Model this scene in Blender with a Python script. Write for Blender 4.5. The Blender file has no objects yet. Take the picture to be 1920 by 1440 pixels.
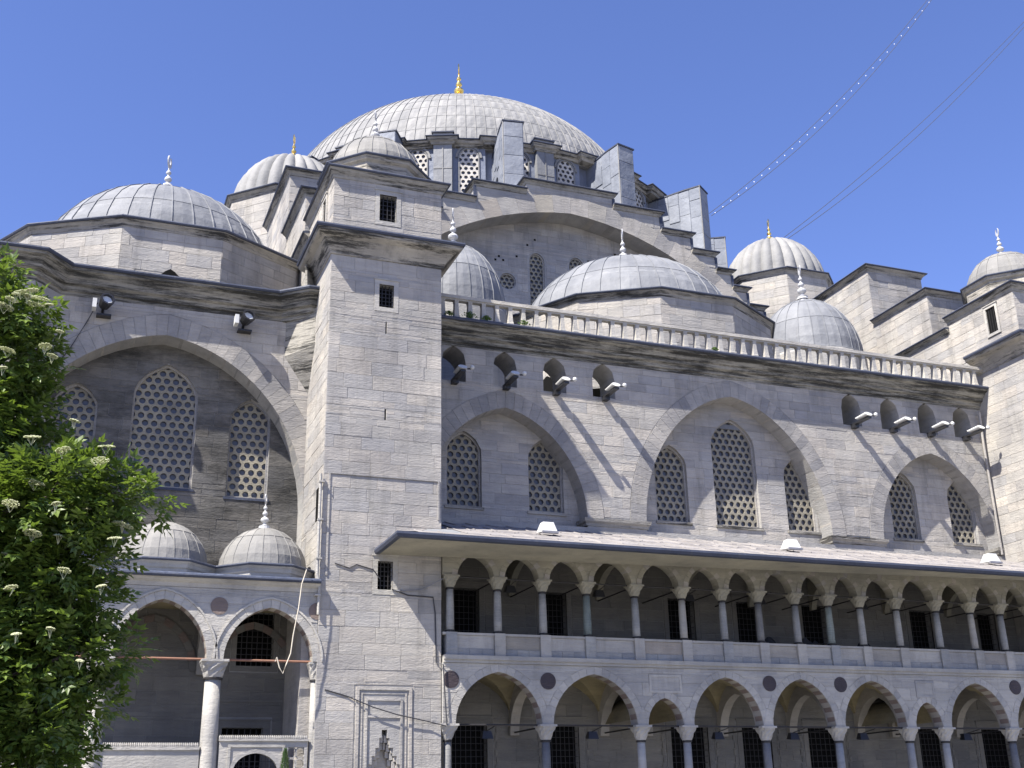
import bpy, math, random
from mathutils import Vector, Matrix, geometry
random.seed(11)
R = math.radians
sc = bpy.context.scene
col = sc.collection

# ---------------------------------------------------------------- camera
W0, H0, FPX = 1920.0, 1440.0, 2213.6
yaw, pit, rol = R(21.315), R(20.22), R(-1.237)
fwd = Vector((math.sin(yaw)*math.cos(pit), math.cos(yaw)*math.cos(pit), math.sin(pit)))
rgt = Vector((math.cos(yaw), -math.sin(yaw), 0)); up = rgt.cross(fwd)
cr = rgt*math.cos(rol) + up*math.sin(rol); cu = up*math.cos(rol) - rgt*math.sin(rol)
EYE = Vector((0, -38, 1.6))
cam = bpy.data.objects.new('camera', bpy.data.cameras.new('camera')); col.objects.link(cam)
M = Matrix((cr, cu, -fwd)).transposed().to_4x4(); M.translation = EYE
cam.matrix_world = M
cam.data.sensor_width = 36.0; cam.data.lens = 36.0*FPX/W0
cam.data.clip_start = 0.1; cam.data.clip_end = 3000
sc.camera = cam
def at(x, y, Y):
    d = fwd*FPX + cr*(x-W0/2) + cu*(H0/2-y)
    return EYE + d*((Y-EYE.y)/d.y)
def px(p):
    v = Vector(p)-EYE; f = v.dot(fwd)
    if f < .5: return None
    return (W0/2 + FPX*v.dot(cr)/f, H0/2 - FPX*v.dot(cu)/f)

# ---------------------------------------------------------------- sky, sun, exposure
sdir = Vector((2.0, 0.9, -2.8)).normalized()
world = bpy.data.worlds.new('World'); sc.world = world; world.use_nodes = True
nt = world.node_tree; nt.nodes.clear()
sky = nt.nodes.new('ShaderNodeTexSky'); sky.sky_type = 'NISHITA'; sky.sun_disc = False
sky.sun_elevation = math.asin(-sdir.z); sky.sun_rotation = math.atan2(-sdir.x, -sdir.y)
sky.altitude = 0; sky.air_density = 1.0; sky.dust_density = 0.35; sky.ozone_density = 3.2
bg = nt.nodes.new('ShaderNodeBackground'); bg.inputs[1].default_value = 0.074
wo = nt.nodes.new('ShaderNodeOutputWorld')
tint = nt.nodes.new('ShaderNodeMix'); tint.data_type = 'RGBA'; tint.blend_type = 'MULTIPLY'; tint.inputs[0].default_value = 1; tint.inputs[7].default_value = (.90, .89, 1.25, 1)
nt.links.new(sky.outputs[0], tint.inputs[6]); nt.links.new(tint.outputs[2], bg.inputs[0]); nt.links.new(bg.outputs[0], wo.inputs[0])
sl = bpy.data.lights.new('sun', 'SUN'); sl.energy = 5.0; sl.angle = R(.53); sl.color = (1, .95, .87)
so = bpy.data.objects.new('sun', sl); col.objects.link(so)
so.rotation_euler = sdir.to_track_quat('-Z', 'Y').to_euler(); so.location = (0, 0, 80)
sc.view_settings.view_transform = 'Standard'; sc.view_settings.look = 'None'
sc.view_settings.gamma = 1; sc.view_settings.exposure = 1.33
sc.render.engine = 'CYCLES'
sc.cycles.max_bounces = 6

# ---------------------------------------------------------------- materials
def newmat(name):
    m = bpy.data.materials.new(name); m.use_nodes = True
    n = m.node_tree; n.nodes.clear()
    o = n.nodes.new('ShaderNodeOutputMaterial'); b = n.nodes.new('ShaderNodeBsdfPrincipled')
    n.links.new(b.outputs[0], o.inputs[0]); return m, n, b
def N(n, t, **k):
    x = n.nodes.new(t)
    for a, v in k.items(): setattr(x, a, v)
    return x
def noise(n, pos, scale, detail=4, rough=.6, vec=(1, 1, 1)):
    mp = N(n, 'ShaderNodeMapping'); mp.inputs['Scale'].default_value = vec
    n.links.new(pos, mp.inputs[0])
    t = N(n, 'ShaderNodeTexNoise'); t.inputs['Scale'].default_value = scale
    t.inputs['Detail'].default_value = detail; t.inputs['Roughness'].default_value = rough
    n.links.new(mp.outputs[0], t.inputs['Vector']); return t.outputs['Fac']
def ramp(n, fac, stops):
    r = N(n, 'ShaderNodeValToRGB'); e = r.color_ramp.elements
    while len(e) < len(stops): e.new(.5)
    for i, (p, c) in enumerate(stops):
        e[i].position = p; e[i].color = (c if len(c) == 4 else (*c, 1)) if hasattr(c, '__len__') else (c, c, c, 1)
    n.links.new(fac, r.inputs[0]); return r.outputs[0]
def mix(n, fac, a, b, mode='MIX'):
    m = N(n, 'ShaderNodeMix', data_type='RGBA', blend_type=mode)
    for s, v in ((0, fac), (6, a), (7, b)):
        if hasattr(v, 'links') or hasattr(v, 'is_output'): n.links.new(v, m.inputs[s])
        else: m.inputs[s].default_value = v if s == 0 else (*v, 1)
    return m.outputs[2]
def math_(n, op, a, b):
    m = N(n, 'ShaderNodeMath', operation=op)
    for i, v in enumerate((a, b)):
        if hasattr(v, 'links'): n.links.new(v, m.inputs[i])
        else: m.inputs[i].default_value = v
    return m.outputs[0]
def stone(name, tones, dirt=.3, crust=0., scale=1., rough=.85, dirtcol=(.09, .085, .075), cz=4., soft=.09):
    m, n, b = newmat(name)
    g = N(n, 'ShaderNodeNewGeometry'); oi = N(n, 'ShaderNodeObjectInfo')
    rnd = math_(n, 'FRACT', math_(n, 'ADD', g.outputs['Random Per Island'], oi.outputs['Random']), 0.)
    pos = g.outputs['Position']
    k = len(tones)
    base = ramp(n, rnd, [(i/(k-1) if k > 1 else 0, t) for i, t in enumerate(tones)])
    # veining drawn along the courses, shifted for every block
    off = N(n, 'ShaderNodeCombineXYZ'); n.links.new(math_(n, 'MULTIPLY', rnd, 31.), off.inputs[0]); n.links.new(math_(n, 'MULTIPLY', rnd, 57.), off.inputs[2])
    va = N(n, 'ShaderNodeVectorMath', operation='ADD'); n.links.new(pos, va.inputs[0]); n.links.new(off.outputs[0], va.inputs[1]); posb = va.outputs[0]
    st = noise(n, posb, 1.6*scale, 6, .7, (.5, .5, 3.2))
    base = mix(n, .5, base, ramp(n, st, [(.3, (.66, .66, .67)), (.5, (.98, .97, .96)), (.72, (1.2, 1.17, 1.12))]), 'MULTIPLY')
    bl = noise(n, pos, .35*scale, 5, .6)
    base = mix(n, .8, base, ramp(n, bl, [(.34, (.66, .66, .68)), (.66, (1.15, 1.12, 1.07))]), 'MULTIPLY')
    # rain streaks and grime with a shape of their own
    sk = noise(n, pos, 1.1*scale, 7, .74, (1.3, 1.3, .2))
    base = mix(n, math_(n, 'MULTIPLY', ramp(n, sk, [(.5, 0.), (.7, 1.)]), dirt), base, dirtcol)
    pit_ = noise(n, pos, 9, 4, .8, (1, 1, 2.2))
    base = mix(n, math_(n, 'MULTIPLY', ramp(n, pit_, [(.62, 0.), (.7, 1.)]), .35*dirt+.12), base, (.1, .095, .085))
    if crust:
        cn = noise(n, pos, 1.0, 9, .8, (.32, .32, cz))
        base = mix(n, ramp(n, cn, [(.60-crust*.28, 0.), (.60-crust*.28+soft, .92)]), base, (.02, .02, .019))
    n.links.new(base, b.inputs['Base Color']); b.inputs['Roughness'].default_value = rough
    b.inputs['Specular IOR Level'].default_value = .25
    bp = N(n, 'ShaderNodeBump'); bp.inputs['Strength'].default_value = .8; bp.inputs['Distance'].default_value = .04
    hh = math_(n, 'ADD', noise(n, pos, 7, 8, .7, (1, 1, 2.5)), math_(n, 'MULTIPLY', st, .8))
    n.links.new(hh, bp.inputs['Height']); n.links.new(bp.outputs[0], b.inputs['Normal'])
    return m
MAT = {}
T = [(.30, .292, .272), (.35, .335, .305), (.305, .30, .29), (.39, .367, .328), (.27, .263, .25), (.365, .342, .305), (.33, .318, .292), (.285, .282, .275)]
MAT['stone'] = stone('ashlar limestone', [(a*1.06, b*1.06, c*1.07) for a, b, c in T], .4)
MAT['mortar'] = stone('weathered mortar', [(.30, .295, .285), (.33, .325, .31)], .25)
MAT['sooty'] = stone('soot darkened limestone', [tuple(c*.5 for c in t) for t in T], .6, .68, cz=1.0, soft=.25)
MAT['vous'] = stone('arch stone', [(.275, .27, .26), (.335, .32, .297), (.24, .237, .235), (.31, .298, .277)], .3, scale=1.5)
MAT['warmvous'] = stone('warm arch stone', [(.31, .29, .25), (.35, .33, .29), (.29, .28, .26), (.33, .30, .26)], .18)
MAT['crust'] = stone('black crusted cornice stone', [(.26, .25, .22), (.3, .29, .25)], .5, .6, cz=5., soft=.12)
MAT['crustlight'] = stone('cornice stone', [(.30, .29, .26), (.34, .32, .28)], .5, .38)
MAT['marble'] = stone('white marble', [(.36, .35, .32), (.42, .405, .37), (.32, .315, .30)], .3, rough=.6)
MAT['greymarble'] = stone('grey veined marble', [(.265, .275, .28), (.32, .32, .305), (.24, .25, .26)], .15, scale=2.5, rough=.5)
MAT['greenmarble'] = stone('green breccia', [(.16, .2, .19), (.22, .25, .24)], .3, scale=4, rough=.45)
MAT['granite'] = stone('grey granite', [(.14, .145, .15), (.19, .19, .19)], .2, scale=5, rough=.5)
MAT['olive'] = stone('yellowed limestone', [(.285, .272, .218), (.26, .248, .2), (.30, .286, .23)], .3)
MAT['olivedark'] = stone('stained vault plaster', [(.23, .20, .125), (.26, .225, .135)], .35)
MAT['inner'] = stone('shade darkened limestone', [(.165, .16, .145), (.19, .183, .165), (.145, .143, .134), (.175, .17, .155)], .2)  # limestone copy darkened in colour for the shade inside gallery and porch
MAT['redstone'] = stone('dark red conglomerate', [(.17, .135, .12), (.20, .16, .14)], .1)
MAT['porphyry'] = stone('purple porphyry', [(.05, .04, .045), (.06, .046, .05)], .1, scale=4, rough=.35)
MAT['paving'] = stone('stone paving', [(.25, .25, .24), (.3, .29, .27)], .3)
MAT['screen'] = stone('plaster lattice', [(.25, .235, .19), (.27, .25, .2)], .35, scale=2)
MAT['litscreen'] = stone('lit white plaster lattice', [(.46, .45, .42), (.52, .5, .47)], .3)  # paler copy of the lattice plaster, sunlight on the drum windows in its colour
def lead(name, c1, c2, rough=.72, metal=.0, spots=.0):
    m, n, b = newmat(name)
    g = N(n, 'ShaderNodeNewGeometry'); oi = N(n, 'ShaderNodeObjectInfo')
    rnd = math_(n, 'FRACT', math_(n, 'ADD', g.outputs['Random Per Island'], oi.outputs['Random']), 0.)
    base = ramp(n, rnd, [(0, c1), (1, c2)])
    a = noise(n, g.outputs['Position'], .8, 6, .65)
    base = mix(n, .75, base, ramp(n, a, [(.32, (.7, .71, .74)), (.68, (1.18, 1.17, 1.15))]), 'MULTIPLY')
    d = noise(n, g.outputs['Position'], 3.5, 7, .75, (1, 1, .5))
    base = mix(n, math_(n, 'MULTIPLY', ramp(n, d, [(.55, 0.), (.74, 1.)]), .35+spots), base, (.12, .115, .1))
    n.links.new(base, b.inputs['Base Color']); b.inputs['Roughness'].default_value = rough
    b.inputs['Metallic'].default_value = metal; b.inputs['Specular IOR Level'].default_value = .22
    bp = N(n, 'ShaderNodeBump'); bp.inputs['Strength'].default_value = .6; bp.inputs['Distance'].default_value = .08
    n.links.new(noise(n, g.outputs['Position'], 2.2, 4, .6), bp.inputs['Height']); n.links.new(bp.outputs[0], b.inputs['Normal'])
    return m
MAT['lead'] = lead('pale oxidised lead', (.19, .19, .187), (.24, .237, .23))
MAT['leadmid'] = lead('grey lead', (.155, .161, .172), (.21, .215, .223), .66)
MAT['leadbrown'] = lead('lichen spotted lead', (.18, .176, .166), (.225, .219, .205), .75, 0, .3)
MAT['leadedge'] = lead('shaded dark lead edging', (.045, .052, .075), (.06, .068, .095), .5)  # dark lead paint, with the shade on the edge faces put into the colour
MAT['leadroof'] = lead('gallery roof lead', (.22, .205, .197), (.29, .272, .26), .6)
MAT['leadblue'] = lead('blue grey buttress lead', (.165, .18, .21), (.215, .23, .26), .66)
MAT['leaddark'] = lead('blue grey lead sheathing', (.15, .17, .22), (.19, .21, .26), .5)
def plain(name, c, rough=.6, metal=0., spec=.5):
    m, n, b = newmat(name)
    g = N(n, 'ShaderNodeNewGeometry')
    a = noise(n, g.outputs['Position'], 6, 5, .6)
    n.links.new(mix(n, .6, tuple(c), ramp(n, a, [(.3, (.75, .75, .75)), (.7, (1.15, 1.15, 1.15))]), 'MULTIPLY'), b.inputs['Base Color'])
    b.inputs['Roughness'].default_value = rough; b.inputs['Metallic'].default_value = metal
    b.inputs['Specular IOR Level'].default_value = spec
    return m
MAT['gold'] = plain('gilded copper', (.85, .62, .2), .3, 1.)
MAT['finstone'] = plain('grey finial stone', (.42, .42, .42), .7)
MAT['iron'] = plain('dark iron', (.018, .016, .016), .6)
MAT['rust'] = plain('rusty iron', (.22, .11, .07), .8)
MAT['glass'] = plain('dark window glass', (.012, .014, .02), .15)
MAT['smoke'] = plain('dusty glazing', (.065, .07, .088), .35)
MAT['dark'] = plain('unlit interior', (.006, .006, .006), .9, 0, .1)
MAT['white'] = plain('white enamel', (.52, .52, .50), .4)
MAT['lampblack'] = plain('black lamp housing', (.02, .02, .022), .4)
MAT['lens'] = plain('pale lamp lens', (.6, .62, .62), .12)
MAT['cable'] = plain('black cable', (.03, .03, .035), .6)
MAT['greycable'] = plain('grey cable', (.18, .18, .2), .6)
MAT['cord'] = plain('pale rope', (.5, .45, .36), .9)
MAT['bulb'] = plain('small white bulb', (.85, .85, .85), .2)
MAT['bark'] = plain('grey brown bark', (.09, .07, .05), .9)
MAT['cloth'] = plain('dark cloth', (.015, .015, .016), .9)
def leafmat(name, c1, c2, tr=.27):
    m, n, b = newmat(name)
    g = N(n, 'ShaderNodeNewGeometry'); oi = N(n, 'ShaderNodeObjectInfo')
    rnd = math_(n, 'FRACT', math_(n, 'ADD', g.outputs['Random Per Island'], oi.outputs['Random']), 0.)
    base = ramp(n, rnd, [(0, c1), (1, c2)])
    n.links.new(base, b.inputs['Base Color']); b.inputs['Roughness'].default_value = .45
    t = N(n, 'ShaderNodeBsdfTranslucent'); n.links.new(mix(n, .5, base, (.28, .42, .04)), t.inputs[0])
    ms = N(n, 'ShaderNodeMixShader'); ms.inputs[0].default_value = tr
    n.links.new(b.outputs[0], ms.inputs[1]); n.links.new(t.outputs[0], ms.inputs[2])
    n.links.new(ms.outputs[0], [x for x in n.nodes if x.type == 'OUTPUT_MATERIAL'][0].inputs[0])
    return m
MAT['leaf'] = leafmat('elder leaf', (.035, .068, .012), (.125, .18, .03))
MAT['flower'] = leafmat('cream elder blossom', (.42, .44, .26), (.62, .62, .42), .2)
MAT['conifer'] = leafmat('conifer needles', (.03, .07, .02), (.06, .11, .03), .1)
MAT['weed'] = leafmat('weed leaf', (.04, .09, .02), (.08, .14, .03), .3)

# ---------------------------------------------------------------- mesh tools
class Fr:
    """a wall frame: u along, v up, d depth inwards"""
    def __init__(s, O, U=(1, 0, 0), V=(0, 0, 1)):
        s.O, s.U, s.V = Vector(O), Vector(U).normalized(), Vector(V).normalized(); s.N = s.U.cross(s.V)
    def p(s, u, v, d=0.): return s.O + s.U*u + s.V*v - s.N*d
def front(Y): return Fr((0, Y, 0))
def side(X): return Fr((X, 0, 0), (0, -1, 0))       # faces -X ; u = -Y
class MB:
    def __init__(s): s.v = []; s.f = []; s.m = []; s.mi = 0
    def poly(s, pts, mi=None):
        b = len(s.v); s.v.extend([tuple(p) for p in pts]); s.f.append(tuple(range(b, b+len(pts)))); s.m.append(s.mi if mi is None else mi)
    def mesh(s, vs, fs):
        b = len(s.v); s.v.extend([tuple(p) for p in vs])
        for f in fs: s.f.append(tuple(b+i for i in f)); s.m.append(s.mi)
    def box(s, x0, x1, y0, y1, z0, z1):
        s.mesh([(x0, y0, z0), (x1, y0, z0), (x1, y1, z0), (x0, y1, z0), (x0, y0, z1), (x1, y0, z1), (x1, y1, z1), (x0, y1, z1)],
               [(0, 3, 2, 1), (4, 5, 6, 7), (0, 1, 5, 4), (1, 2, 6, 5), (2, 3, 7, 6), (3, 0, 4, 7)])
    def fbox(s, fr, u0, u1, v0, v1, d0, d1):
        s.mesh([fr.p(u, v, d) for v in (v0, v1) for (u, d) in ((u0, d0), (u1, d0), (u1, d1), (u0, d1))],
               [(0, 3, 2, 1), (4, 5, 6, 7), (0, 1, 5, 4), (1, 2, 6, 5), (2, 3, 7, 6), (3, 0, 4, 7)])
    def slab(s, fr, outer, holes=(), d0=0., d1=.5, back=True):
        loops = [outer]+list(holes)
        flat = [p for l in loops for p in l]; eds = []; b = 0
        for l in loops: eds += [(b+i, b+(i+1) % len(l)) for i in range(len(l))]; b += len(l)
        cv, _, tri, _, _, _ = geometry.delaunay_2d_cdt([Vector(p) for p in flat], eds, [], 0, 1e-5)
        def inside(p, P):
            c = False
            for i in range(len(P)):
                (x0, y0), (x1, y1) = P[i-1], P[i]
                if (y0 > p[1]) != (y1 > p[1]) and p[0] < (x1-x0)*(p[1]-y0)/(y1-y0)+x0: c = not c
            return c
        keep = []
        for t in tri:
            g = ((cv[t[0]][0]+cv[t[1]][0]+cv[t[2]][0])/3, (cv[t[0]][1]+cv[t[1]][1]+cv[t[2]][1])/3)
            if inside(g, outer) and not any(inside(g, h) for h in holes): keep.append(tuple(t))
        tri = keep
        s.mesh([fr.p(u, v, d0) for u, v in cv], tri)
        if back: s.mesh([fr.p(u, v, d1) for u, v in cv], tri)
        for l in loops:
            n = len(l)
            s.mesh([fr.p(u, v, d0) for u, v in l]+[fr.p(u, v, d1) for u, v in l],
                   [(i, (i+1) % n, n+(i+1) % n, n+i) for i in range(n)])
    def ring(s, fr, inner, outer, d0, d1, closed=True):
        n = len(inner); L = [[fr.p(u, v, d) for u, v in P] for P in (inner, outer) for d in (d0, d1)]
        vs = L[0]+L[1]+L[2]+L[3]; fs = []
        for i in range(n if closed else n-1):
            j = (i+1) % n
            fs += [(i, j, 2*n+j, 2*n+i), (i, n+i, n+j, j), (2*n+i, 2*n+j, 3*n+j, 3*n+i), (n+i, 3*n+i, 3*n+j, n+j)]
        s.mesh(vs, fs)
    def lathe(s, c, prof, n=16, ax=None):
        vs = []; fs = []
        for r, z in prof:
            for k in range(n):
                a = 2*math.pi*k/n; vs.append((c[0]+r*math.cos(a), c[1]+r*math.sin(a), z+(c[2] if len(c) > 2 else 0)))
        for i in range(len(prof)-1):
            for k in range(n):
                j = (k+1) % n; fs.append((i*n+k, i*n+j, (i+1)*n+j, (i+1)*n+k))
        fs.append(tuple(range(n))[::-1]); fs.append(tuple((len(prof)-1)*n+k for k in range(n)))
        s.mesh(vs, fs)
    def tube(s, pts, r, n=6):
        pts = [Vector(p) for p in pts]; vs = []; fs = []
        rr = r if hasattr(r, '__len__') else [r]*len(pts)
        for i, p in enumerate(pts):
            d = (pts[min(i+1, len(pts)-1)]-pts[max(i-1, 0)]).normalized()
            a = d.cross(Vector((0, 0, 1)) if abs(d.z) < .9 else Vector((1, 0, 0))).normalized(); b = d.cross(a)
            for k in range(n):
                t = 2*math.pi*k/n; vs.append(p+a*rr[i]*math.cos(t)+b*rr[i]*math.sin(t))
        for i in range(len(pts)-1):
            for k in range(n): fs.append((i*n+k, i*n+(k+1) % n, (i+1)*n+(k+1) % n, (i+1)*n+k))
        fs.append(tuple(range(n))); fs.append(tuple((len(pts)-1)*n+k for k in range(n)))
        s.mesh(vs, fs)
    def sweep(s, path, prof, closed=False):
        """path in plan (x,y); profile (offset outwards, z); outward = right of travel"""
        n = len(path); P = [Vector((p[0], p[1])) for p in path]; nr = []
        for i in range(n):
            def nrm(a, b): d = (b-a).normalized(); return Vector((d.y, -d.x))
            if closed: n0, n1 = nrm(P[i-1], P[i]), nrm(P[i], P[(i+1) % n])
            else: n0 = nrm(P[max(i-1, 0)], P[max(i, 1)]); n1 = nrm(P[min(i, n-2)], P[min(i+1, n-1)])
            m = n0+n1; m = m/(m.dot(n0) if abs(m.dot(n0)) > .2 else 1.); nr.append(m)
        k = len(prof); vs = [(P[i].x+nr[i].x*o, P[i].y+nr[i].y*o, z) for i in range(n) for o, z in prof]
        fs = [(i*k+j, ((i+1) % n)*k+j, ((i+1) % n)*k+(j+1) % k, i*k+(j+1) % k) for i in range(n if closed else n-1) for j in range(k)]
        if not closed: fs += [tuple(range(k)), tuple((n-1)*k+j for j in range(k))]
        s.mesh(vs, fs)
    def build(s, name, mat, parent=None, label=None, kind=None, smooth=False):
        me = bpy.data.meshes.new(name); me.from_pydata(s.v, [], s.f)
        for x in (mat if isinstance(mat, (list, tuple)) else [mat]): me.materials.append(MAT[x])
        if any(s.m): me.polygons.foreach_set('material_index', s.m)
        if smooth: me.shade_smooth()
        o = bpy.data.objects.new(name, me); col.objects.link(o)
        if parent is not None: o.parent = parent
        if label: o['label'] = label
        if kind: o['kind'] = kind
        return o
def thing(o, label, cat, group=None):
    o['label'] = label; o['category'] = cat
    if group: o['group'] = group
    return o
def empty(name, loc=(0, 0, 0)):
    o = bpy.data.objects.new(name, None); col.objects.link(o); o.location = loc; o.empty_display_size = .5; return o

# arches: u = cx +- w t, v = zs + z(t)
def az(t, h, s): t = min(1, abs(t)); return h*(math.sqrt(max(0, 1-t*t))*(1-s)+s*(1-t))
def arch_line(cx, zs, w, h, s=.12, n=16):
    return [(cx+w*math.cos(math.pi*(1-i/n)), zs+az(math.cos(math.pi*i/n), h, s)) for i in range(n+1)]
def arch_poly(cx, zb, zs, w, h, s=.12, n=16):
    l = arch_line(cx, zs, w, h, s, n)
    return ([(cx-w, zb)] if zb < zs-1e-4 else [])+l+([(cx+w, zb)] if zb < zs-1e-4 else [])
def ob_arch(cx, zb, zs, w, h, s=.12):
    def f(v):
        if v < zb or v >= zs+h: return None
        if v <= zs: return (cx-w, cx+w)
        a, b = 0., 1.
        for _ in range(24):
            m = (a+b)/2
            if zs+az(m, h, s) > v: a = m
            else: b = m
        return (cx-w*a, cx+w*a)
    return f
def ob_rect(u0, u1, v0, v1): return lambda v: (u0, u1) if v0 <= v < v1 else None
def free(u0, u1, obs):
    def f(v):
        iv = [(u0, u1)]
        for o in obs:
            r = o(v)
            if not r: continue
            nv = []
            for a, b in iv:
                if r[1] <= a or r[0] >= b: nv.append((a, b)); continue
                if r[0] > a: nv.append((a, r[0]))
                if r[1] < b: nv.append((r[1], b))
            iv = nv
        return iv
    return f

# pieces past 300 of a kind become one joined "stuff" part
PIECES = {}
def piece(kind, vs, fs, parent, mat, smooth=False):
    PIECES.setdefault(kind, []).append((vs, fs, parent, mat, smooth))
def flush_pieces(root):
    for kind, L in PIECES.items():
        sc_ = []
        for i, (vs, fs, par, mat, sm) in enumerate(L):
            q = [px(p) for p in vs]
            a = 0
            if all(q):
                xs = [p[0] for p in q]; ys = [p[1] for p in q]
                cx_, cy_ = sum(xs)/len(xs), sum(ys)/len(ys)
                if -10 < cx_ < W0+10 and -10 < cy_ < H0+10: a = (max(xs)-min(xs))*(max(ys)-min(ys))
                if cx_ < 230 and cy_ > 620: a *= .05      # behind the tree
            sc_.append((-a, i))
        sc_.sort(); rest = MB(); rm = []
        for k, (a, i) in enumerate(sc_):
            vs, fs, par, mat, sm = L[i]
            if k < 300:
                m = MB(); m.mesh(vs, fs); m.build(kind, mat, par, smooth=sm)
            else:
                if mat not in rm: rm.append(mat)
                rest.mi = rm.index(mat); rest.mesh(vs, fs)
        if rest.v: rest.build(kind, rm, root, kind='stuff')
def block(kind, fr, q, parent, mat, proud=.014, deep=.0, ch=.009):
    """q: four (u,v) anticlockwise from bottom left"""
    cu_ = sum(p[0] for p in q)/4; cv_ = sum(p[1] for p in q)/4
    ins = []
    for u, v in q:
        L = math.hypot(u-cu_, v-cv_) or 1
        ins.append((u-(u-cu_)/L*ch*1.4, v-(v-cv_)/L*ch*1.4))
    j = random.uniform(-.005, .007)
    t = [random.uniform(-.003, .003) for _ in range(4)]
    vs = [fr.p(u, v, deep) for u, v in q]+[fr.p(u, v, -(proud-ch*.6)-j) for u, v in q]+[fr.p(u, v, -proud-j-t[i]) for i, (u, v) in enumerate(ins)]
    fs = [(8, 9, 10, 11)]
    for i in range(4):
        k = (i+1) % 4; fs += [(i, k, 4+k, 4+i), (4+i, 4+k, 8+k, 8+i)]
    piece(kind, vs, fs, parent, mat)
def ashlar(fr, u0, u1, v0, v1, obs, parent, mat, course=.42, lmin=.6, lmax=1.35, gap=.008, name='stone_block'):
    fn = free(u0, u1, obs); n = max(1, round((v1-v0)/course)); hs = [random.uniform(.82, 1.18) for _ in range(n)]
    k = (v1-v0)/sum(hs); v = v0
    for h in hs:
        a, b = v+gap/2, v+h*k-gap/2; v += h*k
        A, B = fn(a+1e-4), fn(b-1e-4)
        if len(A) != len(B):
            if b-a > .05:
                ashlar(fr, u0, u1, a-gap/2, (a+b)/2, obs, parent, mat, 9, lmin, lmax, 0., name); ashlar(fr, u0, u1, (a+b)/2, b+gap/2, obs, parent, mat, 9, lmin, lmax, 0., name); continue
            A = B = (A if len(A) > len(B) else B)
        for (a0, a1), (b0, b1) in zip(A, B):
            lo, hi = max(a0, b0), min(a1, b1)
            if min(a1-a0, b1-b0) < .06 or hi-lo < .05: continue
            cuts = []; u = lo+random.uniform(.3, 1.)*lmax*.7
            while u < hi-.25: cuts.append(u); u += random.uniform(lmin, lmax)
            L = [(a0, b0)]+[(c, c) for c in cuts]+[(a1, b1)]
            for i in range(len(L)-1):
                l, r = L[i], L[i+1]
                block(name, fr, [(l[0]+gap/2, a), (r[0]-gap/2, a), (r[1]-gap/2, b), (l[1]+gap/2, b)], parent, mat)
def voussoirs(fr, cx, zs, w, h, band, parent, mats, n, s=.12, proud=.045, deep=.3, bh=None):
    """wedge stones round an arch; n per half; deep = how far the soffit runs in"""
    bh = bh or band; c = 0
    ths = [math.pi*i/(2*n) for i in range(2*n+1)]
    # even out by arc length
    pts = [(w*math.cos(math.pi*i/200), az(math.cos(math.pi*i/200), h, s)) for i in range(201)]
    acc = [0]
    for i in range(200): acc.append(acc[-1]+math.dist(pts[i], pts[i+1]))
    th = []; j = 0
    for i in range(2*n+1):
        g = acc[-1]*i/(2*n)
        while j < 199 and acc[j+1] < g: j += 1
        th.append(math.pi*(j+(g-acc[j])/max(1e-6, acc[j+1]-acc[j]))/200)
    for i in range(2*n):
        a, b = th[i], th[i+1]; g = .004/max(w, .5)
        P = []
        for t_, ww, hh in ((a+g, w, h), (a+g, w+band, h+bh), (b-g, w+band, h+bh), (b-g, w, h)):
            P.append((cx+ww*math.cos(t_), zs+az(math.cos(t_), hh, s)))
        m = mats[i % len(mats)] if len(mats) > 1 else mats[0]
        vs = [fr.p(u, v, -proud) for u, v in P]+[fr.p(u, v, deep) for u, v in P]
        piece('voussoir', vs, [(0, 1, 2, 3), (0, 4, 5, 1), (1, 5, 6, 2), (2, 6, 7, 3), (3, 7, 4, 0), (7, 6, 5, 4)], parent, m)

def clip(poly, conv):
    """Sutherland-Hodgman, conv anticlockwise"""
    out = poly
    for i in range(len(conv)):
        a, b = conv[i], conv[(i+1) % len(conv)]
        inp, out = out, []
        if not inp: return []
        def sd(p): return (b[0]-a[0])*(p[1]-a[1])-(b[1]-a[1])*(p[0]-a[0])
        for j in range(len(inp)):
            p, q = inp[j], inp[(j+1) % len(inp)]; sp, sq = sd(p), sd(q)
            if sp >= 0: out.append(p)
            if sp*sq < 0:
                t = sp/(sp-sq); out.append((p[0]+(q[0]-p[0])*t, p[1]+(q[1]-p[1])*t))
    return out
def inset(poly, k):
    n = len(poly); out = []
    for i in range(n):
        p0, p1, p2 = Vector(poly[i-1]), Vector(poly[i]), Vector(poly[(i+1) % n])
        a, b = (p1-p0), (p2-p1)
        if a.length < 1e-6 or b.length < 1e-6: out.append(tuple(p1)); continue
        a.normalize(); b.normalize(); na, nb = Vector((-a.y, a.x)), Vector((-b.y, b.x)); m = na+nb
        m = m/max(.35, m.dot(na)); out.append(tuple(p1+m*k))
    return out
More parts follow.
